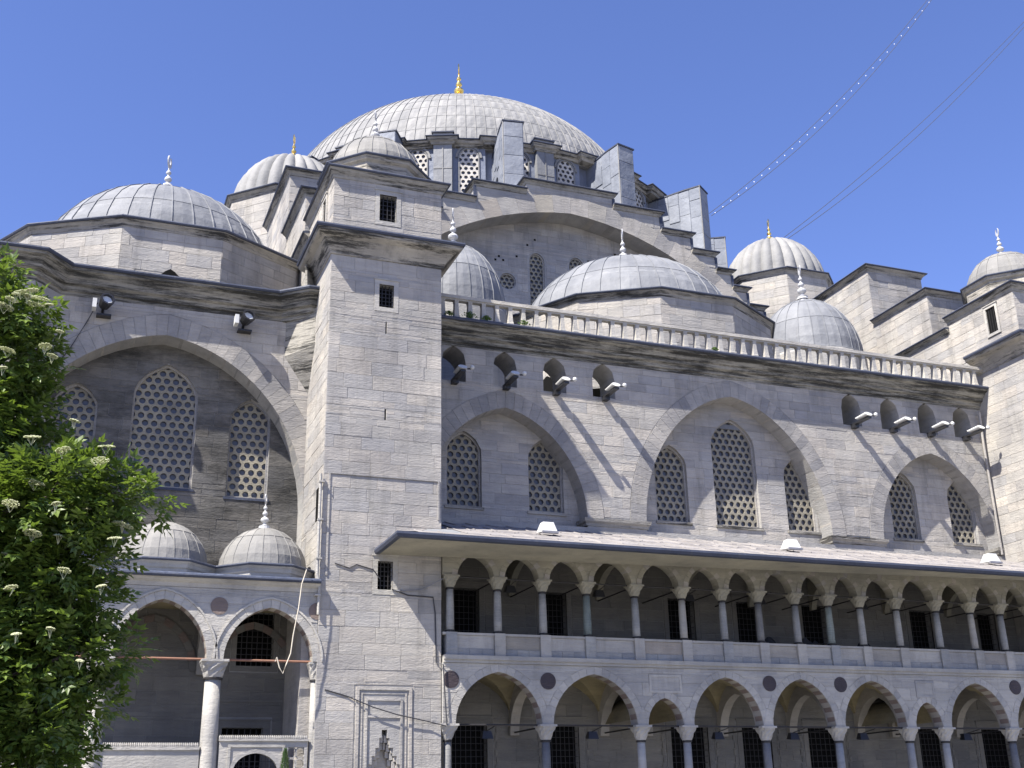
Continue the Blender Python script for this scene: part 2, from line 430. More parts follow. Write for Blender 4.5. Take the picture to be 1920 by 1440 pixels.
def lattice_window(fr, poly, parent, d=.28, pitch=.32, rh=.115, mat='screen', frame=.07, glass='smoke', label=None, fmat='vous'):
    """poly clockwise or not; made anticlockwise. a stone frame, a pierced screen and dark glazing"""
    ar = sum(poly[i-1][0]*poly[i][1]-poly[i][0]*poly[i-1][1] for i in range(len(poly)))
    if ar < 0: poly = poly[::-1]
    fm = MB(); fm.ring(fr, inset(poly, frame), inset(poly, -.004), d-.06, d+.1)
    w = fm.build('window', fmat, parent, label)
    inn = inset(poly, frame*.9)
    m = MB(); us = [p[0] for p in poly]; vs_ = [p[1] for p in poly]
    u0, u1, v0, v1 = min(us), max(us), min(vs_), max(vs_); cx = (u0+u1)/2
    Rh = pitch/math.sqrt(3); row = 0; v = v0+pitch*.55
    def ins(p): return all(((inn[(i+1) % len(inn)][0]-inn[i][0])*(p[1]-inn[i][1])-(inn[(i+1) % len(inn)][1]-inn[i][1])*(p[0]-inn[i][0])) >= 0 for i in range(len(inn)))
    vlow = v0-pitch
    rows = int((v1-v0)/(pitch*.866))+3; nc = int((u1-u0)/pitch/2)+2
    for r_ in range(-1, rows):
        cv = v0+pitch*.55+r_*pitch*.866
        for c_ in range(-nc, nc+1):
            cc = cx+(c_+(.5 if r_ % 2 else 0))*pitch
            H = []; C = []
            for k in range(12):
                a = math.pi/6*k+math.pi/6*0; rad = Rh if k % 2 else Rh*.866
                a = math.pi/6*k
                H.append((cc+rad*math.cos(a), cv+rad*math.sin(a))); C.append((cc+rh*math.cos(a), cv+rh*math.sin(a)))
            full = all(ins(p) for p in H)
            if not full and not any(ins(p) for p in H): continue
            for k in range(12):
                k2 = (k+1) % 12; q = [C[k], H[k], H[k2], C[k2]]
                if not full: q = clip(q, inn)
                if len(q) >= 3: m.poly([fr.p(u, v_, d) for u, v_ in q])
                if ins(C[k]) and ins(C[k2]):
                    m.poly([fr.p(*C[k], d), fr.p(*C[k2], d), fr.p(*C[k2], d+.05), fr.p(*C[k], d+.05)])
    m.build('lattice_screen', mat, w)
    g = MB(); g.poly([fr.p(u, v_, d+.09) for u, v_ in inset(poly, -.05)]); g.build('glass_pane', glass, w)
    return w
def grille_window(fr, u0, u1, v0, v1, parent, frame=.17, d=.3, nu=4, nv=6, fmat='marble', label=None, proud=.03, back='dark', bar=.014):
    f = MB()
    if frame:
        a, b = [(u0, v0), (u1, v0), (u1, v1), (u0, v1)], [(u0-frame, v0-frame), (u1+frame, v0-frame), (u1+frame, v1+frame), (u0-frame, v1+frame)]
        f.ring(fr, a, b, -proud, .06)
        f.fbox(fr, u0-frame-.03, u1+frame+.03, v1+frame, v1+frame+.05, -proud-.035, .02)
    else: f.fbox(fr, u0, u1, v0-.06, v0, -.03, d)
    w = f.build('grated_window', fmat, parent, label)
    g = MB()
    for i in range(1, nu+1):
        u = u0+(u1-u0)*i/(nu+1); g.fbox(fr, u-bar, u+bar, v0, v1, d*.35-bar, d*.35+bar)
    for i in range(1, nv+1):
        v = v0+(v1-v0)*i/(nv+1); g.fbox(fr, u0, u1, v-bar, v+bar, d*.35+bar*1.2, d*.35+bar*3)
    g.build('iron_grille', 'iron', w)
    p = MB(); p.fbox(fr, u0-.03, u1+.03, v0-.03, v1+.03, d, d+.02); p.build('glass_pane', back, w)
    return w
def rect(u0, u1, v0, v1): return [(u0, v0), (u1, v0), (u1, v1), (u0, v1)]

def finial(c, z, h, parent, mat='finstone', top=None):
    k = h; m = MB()
    if top:          # stands on a slim lead cone
        z1 = top-.96*k; m.lathe((c[0], c[1]), [(.9*k*.2, z-.12), (.16*k, z+.1), (.11*k, (z+z1)/2), (.15*k, z1+.03)], 14); z = z1
    m.lathe((c[0], c[1], z), [(.16*k, -.06*k), (.13*k, .02*k), (.05*k, .07*k), (.045*k, .1*k), (.11*k, .15*k), (.125*k, .19*k), (.1*k, .24*k), (.04*k, .28*k), (.035*k, .31*k), (.075*k, .35*k), (.08*k, .38*k), (.06*k, .42*k), (.028*k, .45*k),
        (.026*k, .49*k), (.055*k, .52*k), (.058*k, .545*k), (.04*k, .575*k), (.02*k, .6*k), (.018*k, .66*k), (.03*k, .68*k), (.012*k, .71*k)], 12)
    # crescent seen nearly edge on
    n = 14; vs = []; fs = []
    for i in range(n+1):
        a = R(-100+380*0)+R(140)+R(-280)*i/n + R(0)
        a = R(-235)+R(290)*i/n
        wd = .035*k*math.sin(math.pi*min(1, max(.04, i/n)))+.008*k
        rr = .10*k
        for s_ in (-1, 1):
            for t in (-.014*k, .014*k):
                vs.append((c[0]+.35*(rr+s_*wd)*math.cos(a)+t, c[1]+(rr+s_*wd)*math.cos(a)*.9, z+.83*k+(rr*1.25+s_*wd)*math.sin(a)))
    for i in range(n):
        a, b = i*4, i*4+4; fs += [(a, b, b+1, a+1), (a+2, a+3, b+3, b+2), (a, a+2, b+2, b), (a+1, b+1, b+3, a+3)]
    m.mesh(vs, fs)
    return m.build('finial', mat, parent, smooth=False)

def dome(c, zb, r, h, parent, mat='leadmid', gores=32, rows=4, rib=.05, name='dome', label=None, fin=None, finmat='finstone', power=1.0, top=None):
    """lead dome: a shell with every sheet a raised panel with a rolled seam"""
    def P(a, e, k=0.):
        ce, se = math.cos(e)**power, math.sin(e)
        n = Vector((math.cos(a)*ce/r, math.sin(a)*ce/r, se/h)).normalized()
        return Vector((c[0]+r*ce*math.cos(a), c[1]+r*ce*math.sin(a), zb+h*se))+n*k
    m = MB(); n = gores*2; E = [math.pi/2*i/14*.985 for i in range(15)]
    for i in range(14):
        for k in range(n):
            a, b = 2*math.pi*k/n, 2*math.pi*(k+1)/n
            m.poly([P(a, E[i]), P(b, E[i]), P(b, E[i+1]), P(a, E[i+1])])
    m.lathe((c[0], c[1]), [(r*1.0, zb-.12), (r*1.015, zb+.02), (r*.99, zb+.05)], n)
    o = m.build(name, mat, parent, label, smooth=True)
    to = math.atan2(EYE.y-c[1], EYE.x-c[0])
    for j in range(rows):
        e0, e1 = math.pi/2*j/rows, math.pi/2*(j+1)/rows*(.975 if j == rows-1 else 1)
        for k in range(gores):
            a, b = 2*math.pi*k/gores, 2*math.pi*(k+1)/gores
            am = (a+b)/2; dd = abs((am-to+math.pi) % (2*math.pi)-math.pi)
            if dd > R(112): continue
            vs = []; fs = []; g = .0; sub = 3
            # lap: the lower edge of each sheet stands off a little more
            for i in range(sub+1):
                t = i/sub; e = e0+(e1-e0)*t; lift = .008+.016*(1-t)
                for q in (0, .5, 1): vs.append(P(a+(b-a)*(.02+.96*q), e, lift+(.02*r/6 if q == .5 else 0)*math.sin(math.pi*t)))
            for i in range(sub):
                for q in range(2): fs.append((i*3+q, i*3+q+1, (i+1)*3+q+1, (i+1)*3+q))
            b0 = len(vs)
            for q in range(3): vs.append(P(a+(b-a)*(.02+.48*q), e0, 0))
            fs += [(b0, b0+1, 1, 0), (b0+1, b0+2, 2, 1)]
            # rolled seam
            for i in range(sub+1):
                e = e0+(e1-e0)*i/sub; da = rib/(r*max(.08, math.cos(e)))
                bb = len(vs); vs += [P(a-da*.5, e, 0), P(a-da*.35, e, rib*.9), P(a+da*.35, e, rib*.9), P(a+da*.5, e, 0)]
                if i: fs += [(bb-4+x, bb-3+x, bb+1+x, bb+x) for x in range(3)]
            piece('lead_panel', vs, fs, o, mat, False)
    if fin: finial(c, zb+h, fin, o, finmat, top)
    return o
def fluted_dome(c, zb, r, h, parent, mat='lead', gores=24, label=None, fin=None):
    m = MB(); m.lathe((c[0], c[1]), [(r*1.02, zb-.15), (r*1.02, zb), (r*.7, zb+h*.5), (r*.3, zb+h*.8), (.2, zb+h*.96)], 48)
    o = m.build('fluted_dome', mat, parent, label, smooth=True)
    for k in range(gores):
        vs = []; fs = []
        for j in range(9):
            e = math.pi/2*j/8*.985
            for i in range(7):
                u = i/6; a = 2*math.pi*(k+u)/gores; bul = 1+.075*math.sin(math.pi*u)**.75*(math.cos(e)**.3)
                rr = r*math.cos(e)*bul
                vs.append((c[0]+rr*math.cos(a), c[1]+rr*math.sin(a), zb+h*math.sin(e)*(1+.03*math.sin(math.pi*u))))
        for j in range(8):
            for i in range(6): fs.append((j*7+i, j*7+i+1, j*7+i+8, j*7+i+7))
        mm = MB(); mm.mesh(vs, fs); mm.build('lead_gore', mat, o, smooth=True)
    if fin: finial(c, zb+h, fin, o, 'gold')
    return o
def leadcap(mb, path, z, out=.12, th=.1, closed=False, back=.3):
    mb.sweep(path, [(-back, z+th+.03), (-back, z), (out, z), (out+.03, z+th*.5), (out, z+th)], closed)
def lead_edge(path, z, parent, out=.12, th=.1, closed=False, back=.3, name='lead_edging'):
    m = MB(); leadcap(m, path, z, out, th, closed, back); return m.build(name, 'leadedge', parent)
def box_part(name, mat, parent, *b, label=None):
    m = MB(); m.box(*b); return m.build(name, mat, parent, label)

# ================================================================ ground
g = MB(); g.poly([(-1500, -1500, 0), (1500, -1500, 0), (1500, 1500, 0), (-1500, 1500, 0)])
o = g.build('ground', 'paving'); o['kind'] = 'structure'

# ================================================================ the mosque
mosque = thing(empty('mosque', (26, 20, 0)), 'huge grey stone mosque with lead domes, stepped buttress towers and two storeys of arcades', 'mosque')
mosque.location = (0, 0, 0)

# ---------------------------------------------------------------- buttress towers
TX = [(7.95, 12.1), (39.7, 43.85)]
def tower(x0, x1, first):
    cx = (x0+x1)/2; fr = front(0.)
    wins = [(x0+1.74, x0+2.39, 22.5, 23.6), (x0+1.79, x0+2.34, 19.02, 19.92)]
    if first: wins.append((9.88, 10.4, 8.82, 9.77))
    slits = [(10.0, 10.05, 18.0, 18.45), (10.02, 10.08, 14.75, 15.15)] if first else []
    m = MB()
    niche = [(9.69, 0.2), (10.74, 0.2), (10.74, 3.3), (10.62, 3.3), (10.62, 3.55), (10.5, 3.55), (10.5, 3.8), (10.38, 3.8), (10.38, 4.1), (10.3, 4.1), (10.3, 4.35), (10.12, 4.35), (10.12, 4.1), (10.04, 4.1), (10.04, 3.8), (9.92, 3.8), (9.92, 3.55), (9.81, 3.55), (9.81, 3.3), (9.69, 3.3)] if first else None
    holes = [rect(*w) for w in wins+slits]+([niche] if first else [])
    m.slab(fr, rect(x0, x1, 0, 24.05), holes, 0, .6)
    m.box(x0, x1, .6, 4.3, 0, 24.05)
    lab = 'left buttress tower with a small domed turret and a projecting stone ledge' if first else 'right buttress tower, cut by the picture edge, its sunlit side facing left'
    t = m.build('buttress_tower', 'mortar', mosque, lab)
    obs = [ob_rect(a-.17, b+.17, c-.17, d+.22) for a, b, c, d in wins]+[ob_rect(a, b, c, d) for a, b, c, d in slits]
    if first:
        obs += [ob_rect(9.2, 11.15, 0, 5.72)]
    ashlar(fr, x0, x1, 0, 20.85, obs, t, 'stone', .44)
    ashlar(fr, x0, x1, 21.75, 24.0, obs, t, 'stone', .4)
    sd = side(x0)
    swin = (-1.55, -1.05, 22.3, 23.7) if first else (-1.75, -1.15, 22.5, 23.75)
    slit = (-.95, -.6, 11.2, 12.3)
    so_ = [ob_rect(swin[0]-.15, swin[1]+.15, swin[2]-.15, swin[3]+.2)]+([ob_rect(*slit)] if first else [])
    ashlar(sd, -4.3, 0, 9 if first else 0, 21.0, so_, t, 'stone', .44)
    ashlar(sd, -4.3, 0, 21.75, 24.0, so_, t, 'stone', .4)
    for w in wins: grille_window(fr, *w, t, nu=3, nv=5, d=.32, fmat='marble')
    for a, b, c, d in slits: box_part('slit_opening', 'dark', t, a, b, .12, .2, c, d)
    grille_window(sd, *swin, t, nu=3, nv=5, d=-.012, frame=.13, proud=.07, bar=.012)
    if first: m2 = MB(); m2.fbox(sd, *slit, -.03, .0); m2.build('slit_opening', 'dark', t)
    # projecting ledge with a hollow moulding beneath
    path = [(x0, 3.0), (x0, 0), (x1, 0), (x1, 3.0)]
    path = [(x0, 2.95), (x0, 0), (x1, 0), (x1, 2.95)]
    m = MB(); m.sweep(path, [(-.05, 20.85), (.05, 20.87), (.08, 20.98), (.14, 21.08), (.22, 21.2), (.36, 21.36), (.6, 21.47), (.64, 21.52), (.64, 21.6), (-.05, 21.64)])
    led = m.build('ledge', 'crustlight', t)
    lead_edge(path, 21.6, led, .7, .14, back=.05)
    # turret cornice
    path = [(x0, 4.35), (x0, 0), (x1, 0), (x1, 4.35)]
    m = MB(); m.sweep(path, [(-.05, 23.98), (.04, 24.0), (.07, 24.12), (.18, 24.24), (.22, 24.33), (-.05, 24.36)])
    cn = m.build('cornice', 'crustlight', t); lead_edge(path, 24.33, cn, .28, .09, back=.1)
    m = MB(); m.box(x0-.1, x1+.1, -.1, 4.35, 24.36, 24.42); m.mesh([(x0-.2, -.2, 24.42), (x1+.2, -.2, 24.42), (x1+.2, 4.3, 24.42), (x0-.2, 4.3, 24.42), (cx-1.6, .5, 24.75), (cx+1.6, .5, 24.75), (cx+1.6, 3.8, 24.75), (cx-1.6, 3.8, 24.75)], [(0, 1, 5, 4), (1, 2, 6, 5), (2, 3, 7, 6), (3, 0, 4, 7), (4, 5, 6, 7)])
    m.build('turret_roof', 'leadmid', t)
    # octagonal drum and dome
    c = (cx, 2.25); oc = [(c[0]+2.05*math.cos(R(-112.5-45*k*-1)), c[1]+2.05*math.sin(R(-112.5+45*k))) for k in range(8)]
    m = MB(); m.sweep(oc, [(-.3, 24.5), (-.02, 24.5), (-.02, 25.15), (.1, 25.22), (.16, 25.36), (-.3, 25.4)], True)
    dr = m.build('turret_drum', 'crustlight', t); lead_edge(oc, 25.36, dr, .2, .1, True, back=.4)
    dome(c, 25.38, 1.83, 1.8, t, 'leadbrown', 20, 2, .045, 'turret_dome', fin=1.5, top=28.7)
    # stepped wall rising towards the prayer hall
    steps = [(4.3, 8.5, 23.8, 0, 4.15), (5.5, 9.7, 26.4, .02, 2.9), (9.7, 15.6, 29.7, .04, 3.6)]
    for i, (y0, y1, z, ins_, wd) in enumerate(steps):
        xa, xb = x0, x0+wd
        m = MB()
        if i == 0: m.box(xa, xb, y0, y1, 0, z)
        else: m.box(xa+.003, xb, y0, y1, 15, z)
        nm = m.build('stepped_buttress', 'mortar', t)
        zb = 9 if i == 0 else (23.8 if i == 1 else 20)
        ob = []
        if i == 0: ashlar(sd, -y1, -y0, 14, z, [], nm, 'stone', .45)
        if i == 1: ashlar(side(x0), -y1, -8.5, 17, 23.8, [], nm, 'stone', .45); ashlar(side(x0), -y1, -y0, 23.95, z, [], nm, 'stone', .45)
        if i == 2: ashlar(side(x0), -y1, -y0, 17, z, [], nm, 'stone', .47)
        if i: ashlar(front(y0), xa, xb, (24 if i == 1 else 26.5), z, [], nm, 'stone', .42)
        p = [(xa, y1), (xa, y0), (xb, y0), (xb, y1)]
        m = MB(); m.sweep(p if i else [(xa, y1), (xa, y0)], [(-.05, z-.3), (.03, z-.26), (.08, z-.14), (.2, z-.04), (.22, z), (-.05, z)])
        k = m.build('cornice', 'crustlight', nm); lead_edge(p if i else [(xa, y1), (xa, y0)], z, k, .27, .09, back=.1)
        m = MB(); m.box(xa-.05, xb+.02, y0, y1, z+.02, z+.08); m.build('parapet_roof', 'leadmid', nm)
    # octagonal turret with fluted dome on the pier
    cc = (cx+.45 if not first else cx+.1, 22.); rr = 3.75
    oc = [(cc[0]+rr*math.cos(R(-112.5+45*k)), cc[1]+rr*math.sin(R(-112.5+45*k))) for k in range(8)]
    m = MB(); z1 = 33.75
    for k in range(8):
        a, b = oc[k], oc[(k+1) % 8]; m.poly([(*a, 15), (*b, 15), (*b, z1), (*a, z1)])
        f_ = Fr((*a, 0), (b[0]-a[0], b[1]-a[1], 0)); L = math.dist(a, b)
    m.poly([(*p, z1) for p in oc])
    pt = m.build('pier_turret', 'mortar', t)
    for k in range(8):
        a, b = oc[k], oc[(k+1) % 8]
        f_ = Fr((*a, 0), (b[0]-a[0], b[1]-a[1], 0))
        if f_.N.y < .3: ashlar(f_, 0, math.dist(a, b), 27, z1-.2, [], pt, 'stone', .5)
    m = MB(); m.sweep(oc, [(-.1, z1-.3), (.03, z1-.28), (.08, z1-.15), (.2, z1-.02), (.22, z1+.03), (-.1, z1+.03)], True)
    k = m.build('cornice', 'crustlight', pt); lead_edge(oc, z1+.03, k, .28, .1, True, back=.6)
    fluted_dome(cc, z1+.15, 3.15, 3.6, t, 'lead', 26, fin=1.9)
    return t
TOW = [tower(*TX[0], True), tower(*TX[1], False)]
tw = TOW[0]
# moulded frame and niche low on the left tower
fr = front(0.)
m = MB()
for a, b, w_, pr in (((9.25, .1, 11.1, 5.68), 0, .1, .05), ((9.42, .1, 10.93, 5.5), 0, .05, .02), ((9.56, .1, 10.79, 5.32), 0, .07, .045)):
    x0, z0, x1, z1 = a
    m.fbox(fr, x0, x0+w_, z0, z1, -pr, .0); m.fbox(fr, x1-w_, x1, z0, z1, -pr, 0); m.fbox(fr, x0+w_, x1-w_, z1-w_, z1, -pr, 0)
m.fbox(fr, 9.63, 10.72, 4.72, 4.78, -.035, 0)
nf = m.build('niche_frame', 'stone', tw)
m = MB(); m.fbox(fr, 9.6, 10.8, .1, 4.5, .42, .5)
random.seed(5)
for k, (w_, z) in enumerate(((.46, 3.25), (.38, 3.5), (.28, 3.75), (.19, 4.02))):
    for s_ in (-1, 1):
        for q in range(3): m.fbox(fr, 10.21+s_*(w_-.12*q)-.05, 10.21+s_*(w_-.12*q)+.05, z-.12+.06*q, z+.1+.05*q, .06+.09*q, .42)
m.build('stalactite_niche', 'stone', tw, 'stepped stalactite niche in a moulded rectangular frame')
m = MB(); m.fbox(fr, 8.12, 12.02, 12.66, 12.72, -.05, 0); m.fbox(fr, 8.12, 8.18, 9.2, 12.66, -.05, 0); m.fbox(fr, 11.96, 12.02, 11.3, 12.66, -.05, 0)
m.build('string_moulding', 'stone', tw)
m = MB(); m.tube([(7.84, -.1, 12.6), (7.84, -.1, 9.2), (7.92, -.1, 8.9), (7.92, -.1, 7.9)], .05, 8)
for z in (12.3, 11, 9.7, 8.5): m.box(7.78, 7.97, -.17, -.03, z, z+.05)
m.build('drainpipe', 'marble', tw)
# fluted console under the ledge
m = MB()
for k in range(6): m.tube([(7.93-.09*k+.02, 2.9-.12*k, 21.4), (7.93-.085*k+.04, 2.9-.12*k, 20.6-.02*k)], [.075, .06], 6)
m.build('console', 'crustlight', tw)

# ---------------------------------------------------------------- wall between the towers
XA, XB = 12.1, 39.7; YW = 3.2; fr = front(YW)
ARCH = [(15.78, 12.6, 3.36, 4.25, .14), (26.15, 12.6, 4.43, 5.83, .12), (36.42, 12.6, 3.2, 4.2, .14)]
SM = [13.62, 15.78, 17.93, 20.12, 32.33, 34.42, 36.5, 38.5]
DU = [(13.48, 14.58), (17.05, 18.09), (22.43, 23.6), (25.52, 26.6), (28.6, 29.8), (34., 35.12), (37.6, 38.6)]
DL = [(13.5, 14.83), (17.2, 18.4), (22.2, 23.8), (25.3, 26.6), (28.3, 29.81), (33.65, 34.95), (36.9, 38.45)]
m = MB()
holes = [arch_poly(a[0], 12.25, a[1], a[2], a[3], a[4], 28) for a in ARCH]
smp = [arch_poly(x, 17.75, 18.72, .5, .52, .45, 10) for x in SM]
holes += smp+[rect(a, b, 6.8, 9.62) for a, b in DU]+[rect(a, b, .1, 4.8) for a, b in DL]
m.slab(fr, rect(XA, XB, 0, 19.6), holes, 0, 1.37)
fw = m.build('facade_wall', 'mortar', mosque, 'long grey wall between the two towers with three big pointed arches')
aobs = [ob_arch(a[0], 12.2, a[1], a[2]+.72, a[3]+.74, a[4]) for a in ARCH]
sobs = [ob_arch(x, 17.72, 18.72, .5, .55, .45) for x in SM]
ashlar(fr, XA, XB, 12.7, 19.35, aobs+sobs, fw, 'stone', .42)
random.seed(21)
for i, a in enumerate(ARCH):
    voussoirs(fr, a[0], a[1], a[2], a[3], .7, fw, ['vous'], 17 if i != 1 else 22, a[4], .03, .78, .72)
# recessed wall inside each arch with its windows
YP = 4.0; fp = front(YP)
PW = [(14.3, .72, 16.0), (17.75, .75, 16.0), (23.42, .75, 16.25), (26.53, 1.07, 17.7), (29.72, .75, 16.25), (35.2, .74, 16.05), (38.45, .73, 15.95)]
def wpoly(c, w, top, zb=12.95): return arch_poly(c, zb, top-w*1.12, w, w*1.12, .3, 14)
for i, a in enumerate(ARCH):
    m = MB(); ws = [w for w in PW if abs(w[0]-a[0]) < 4.5]
    m.slab(fp, rect(a[0]-a[2]-.3, a[0]+a[2]+.3, 12.0, a[1]+a[3]+.2), [wpoly(*w) for w in ws], 0, .5)
    pn = m.build('arch_infill', 'mortar', fw)
    def mk(a): 
        q = ob_arch(a[0], 0, a[1], a[2]+.05, a[3]+.05, a[4])
        return q
    lim = mk(a)
    inv = [(lambda v, L=lim: (-99, L(v)[0]) if L(v) else (-99, 99)), (lambda v, L=lim: (L(v)[1], 99) if L(v) else (-99, 99))]
    ashlar(fp, a[0]-a[2]-.2, a[0]+a[2]+.2, 12.3, a[1]+a[3], inv+[ob_arch(w[0], 12.9, w[2]-w[1]*1.12, w[1], w[1]*1.12, .3) for w in ws], fw, 'stone', .42)
    for w in ws:
        lattice_window(fp, wpoly(*w), mosque, .2)
        m = MB(); m.fbox(fp, w[0]-w[1]-.08, w[0]+w[1]+.08, 12.83, 12.94, -.07, .2); m.build('sill', 'crustlight', fw)
# impost mouldings, piers
for x0, x1 in ((19.1, 21.75), (30.55, 33.25), (39.45, 39.7), (12.1, 12.45)):
    m = MB(); m.sweep([(x0, 3.9), (x0, YW), (x1, YW), (x1, 3.9)], [(-.05, 12.3), (.03, 12.32), (.05, 12.42), (.12, 12.5), (.14, 12.62), (-.05, 12.66)])
    m.build('impost', 'crustlight', fw)
m = MB(); m.tube([(39.42, 2.95, 19.0), (39.46, 3.05, 17.5), (39.5, 3.08, 15), (39.52, 3.08, 12.3)], .055, 8); m.build('drainpipe', 'stone', fw)
m = MB(); m.fbox(front(3.95), XA, XB, 12.0, 12.28, -.06, .3); m.build('roof_flashing', 'leadedge', fw)
# cornice with lead edge, balustrade
path = [(XA, 3.2), (XB, 3.2)]
m = MB(); m.sweep(path, [(-.1, 19.2), (.03, 19.22), (.06, 19.34), (.12, 19.36), (.16, 19.5), (.3, 19.56), (.34, 19.68), (.42, 19.72), (.55, 19.88), (.7, 19.94), (.72, 20.02), (-.9, 20.05)])
cn = m.build('cornice', 'crust', fw, 'black crusted moulded cornice under the balustrade')
lead_edge(path, 20.02, cn, .8, .12, back=.1)
bal = MB(); YB = 2.68
bal.box(XA, XB-.05, YB-.17, YB+.17, 20.98, 21.12); bal.box(XA, XB-.05, YB-.12, YB+.12, 20.92, 20.98)
bl = bal.build('balustrade', 'marble', mosque, 'stone balustrade of square posts along the top of the wall')
bm_ = []
for k in range(48):
    x = 12.42+k*.5685
    if x > XB-.2: break
    m = MB(); vs = []
    prof = [(.115, 20.14), (.115, 20.24), (.1, 20.3), (.085, 20.55), (.075, 20.8), (.095, 20.92)]
    for w_, z in prof: vs += [(x-w_, YB-w_*1.35, z), (x+w_, YB-w_*1.35, z), (x+w_, YB+w_*1.35, z), (x-w_, YB+w_*1.35, z)]
    m.mesh(vs, [(4*i+j, 4*i+(j+1) % 4, 4*i+4+(j+1) % 4, 4*i+4+j) for i in range(5) for j in range(4)])
    m.build('baluster', 'marble', bl)
m = MB(); m.box(XA, XB-.05, YB-.14, YB+.14, 20.145, 20.15+.02); m.build('plinth', 'crustlight', bl)

# ---------------------------------------------------------------- gallery: upper arcade
UC = [12.44, 14.16, 15.83, 17.52, 19.42, 21.33, 23.02, 24.56, 26.18, 27.68, 29.13, 30.85, 32.77, 34.48, 36.0, 37.45, 39.0, 40.7, 42.4]
LC = [12.36, 15.82, 19.38, 21.18, 24.41, 27.52, 30.72, 32.39, 35.63, 38.9, 42.0]
def arcade_poly(x0, x1, zt, zb, arches, n=14):
    P = [(x0, zt), (x0, zb)]
    for c, w, h, s in arches: P += arch_line(c, zb, w, h, s, n)
    return P+[(x1, zb), (x1, zt)]
YG = -.1; fg = front(YG)
ua = []
for i in range(len(UC)-1):
    gp = UC[i+1]-UC[i]; c = (UC[i]+UC[i+1])/2; ua.append((c, gp/2-.2, .74 if gp < 1.8 else .82, .2))
m = MB(); m.slab(fg, arcade_poly(12.12, 42.4, 10.95, 9.42, ua), (), 0, .42)
au = m.build('upper_arcade', 'olive', mosque, 'row of small pointed arches on slim columns under the eaves')
for c, w, h, s in ua: voussoirs(fg, c, 9.42, w, h, .2, au, ['olive', 'olive', 'warmvous'], 6, s, .018, .42)
ashlar(fg, 12.12, 42.4, 9.5, 10.9, [ob_arch(c, 9.3, 9.42, w+.2, h+.2, s) for c, w, h, s in ua], au, 'olive', .36)
def capital(c, z0, z1, r, hw, mat, parent):
    m = MB(); n = 16; vs = []; K = 4
    for j in range(K+1):
        t = j/K
        for k in range(n):
            a = 2*math.pi*(k+.5)/n; ca, sa = math.cos(a), math.sin(a); mx = max(abs(ca), abs(sa))
            rr = (r*1.08)*(1-t)+(hw/mx)*t; rr *= 1+(.06 if (k+j) % 2 else -.05)*(1 if 0 < j < K else 0)
            vs.append((c[0]+rr*ca, c[1]+rr*sa, z0+(z1-z0)*.86*t**.85))
    fs = [(j*n+k, j*n+(k+1) % n, (j+1)*n+(k+1) % n, (j+1)*n+k) for j in range(K) for k in range(n)]
    m.mesh(vs, fs); zz = z0+(z1-z0)*.86
    m.box(c[0]-hw*1.03, c[0]+hw*1.03, c[1]-hw*1.03, c[1]+hw*1.03, zz, z1)
    return m.build('capital', mat, parent)
def column(c, zb, z0, z1, r, hw, mat, cmat, parent, label=None):
    m = MB(); m.lathe(c, [(r*1.06, zb), (r*1.05, zb+(z0-zb)*.3), (r*.98, zb+(z0-zb)*.7), (r*.9, z0)], 18)
    o = m.build('column', mat, parent, label, smooth=True)
    m = MB(); m.lathe(c, [(r*1.0, z0-.03), (r*1.12, z0-.02), (r*1.14, z0+.02), (r*1.0, z0+.04)], 18); m.build('collar', 'iron', o)
    m = MB(); m.lathe(c, [(r*1.3, zb-.02), (r*1.34, zb+.04), (r*1.12, zb+.07)], 18); m.build('base', 'iron' if zb > 5 else 'marble', o)
    capital(c, z0+.04, z1, r, hw, cmat, o)
    return o
um = ['greymarble']*3+['greenmarble', 'greymarble', 'marble', 'greymarble', 'granite', 'greymarble', 'greenmarble', 'greymarble', 'greymarble', 'greymarble', 'marble', 'greymarble', 'greymarble', 'greymarble', 'greymarble', 'greymarble']
for i, x in enumerate(UC):
    column((x, YG+.21), 7.52, 8.98, 9.42, .135, .27, um[i], 'olive', mosque, {'greenmarble': 'mottled green marble column', 'granite': 'dark grey granite column'}.get(um[i]))
# balcony parapet
m = MB(); m.box(12.14, 42.4, YG-.13, YG+.5, 6.6, 6.74); m.box(12.14, 42.4, YG-.07, YG+.5, 6.5, 6.6)
bp_ = m.build('balcony', 'marble', mosque, 'marble balcony parapet of panels between posts')
m = MB(); m.box(12.14, 42.4, YG+.02, YG+.36, 7.42, 7.5); m.build('handrail', 'marble', bp_)
for i, x in enumerate(UC):
    box_part('post', 'marble' if i % 3 else 'greymarble', bp_, x-.19, x+.19, YG-.02, YG+.4, 6.745, 7.505)
    if i < len(UC)-1:
        box_part('parapet_panel', 'warmvous' if i % 3 == 1 else 'marble', bp_, x+.2, UC[i+1]-.2, YG+.07, YG+.3, 6.98, 7.415)
        nn = 3; a, b = x+.195, UC[i+1]-.195
        for q in range(nn): box_part('marble_strip', 'greymarble', bp_, a+(b-a)*q/nn+.004, a+(b-a)*(q+1)/nn-.004, YG+.04-random.random()*.012, YG+.3, 6.745, 6.972)
# tie rods
m = MB(); m.tube([(12.2, YG+.2, 9.4), (42.4, YG+.2, 9.4)], .028, 6); m.build('tie_rod', 'iron', mosque)
m = MB(); m.tube([(12.2, YG+.2, 4.53), (42.4, YG+.2, 4.53)], .035, 6); m.build('tie_rod', 'iron', mosque)
for x in UC[1:]: m = MB(); m.tube([(x, .1, 9.38), (x, 3.2, 9.38)], .025, 6); m.build('tie_rod', 'iron', mosque)
for x in LC[1:]: m = MB(); m.tube([(x, .1, 4.5), (x, 3.2, 4.5)], .03, 6); m.build('tie_rod', 'iron', mosque)
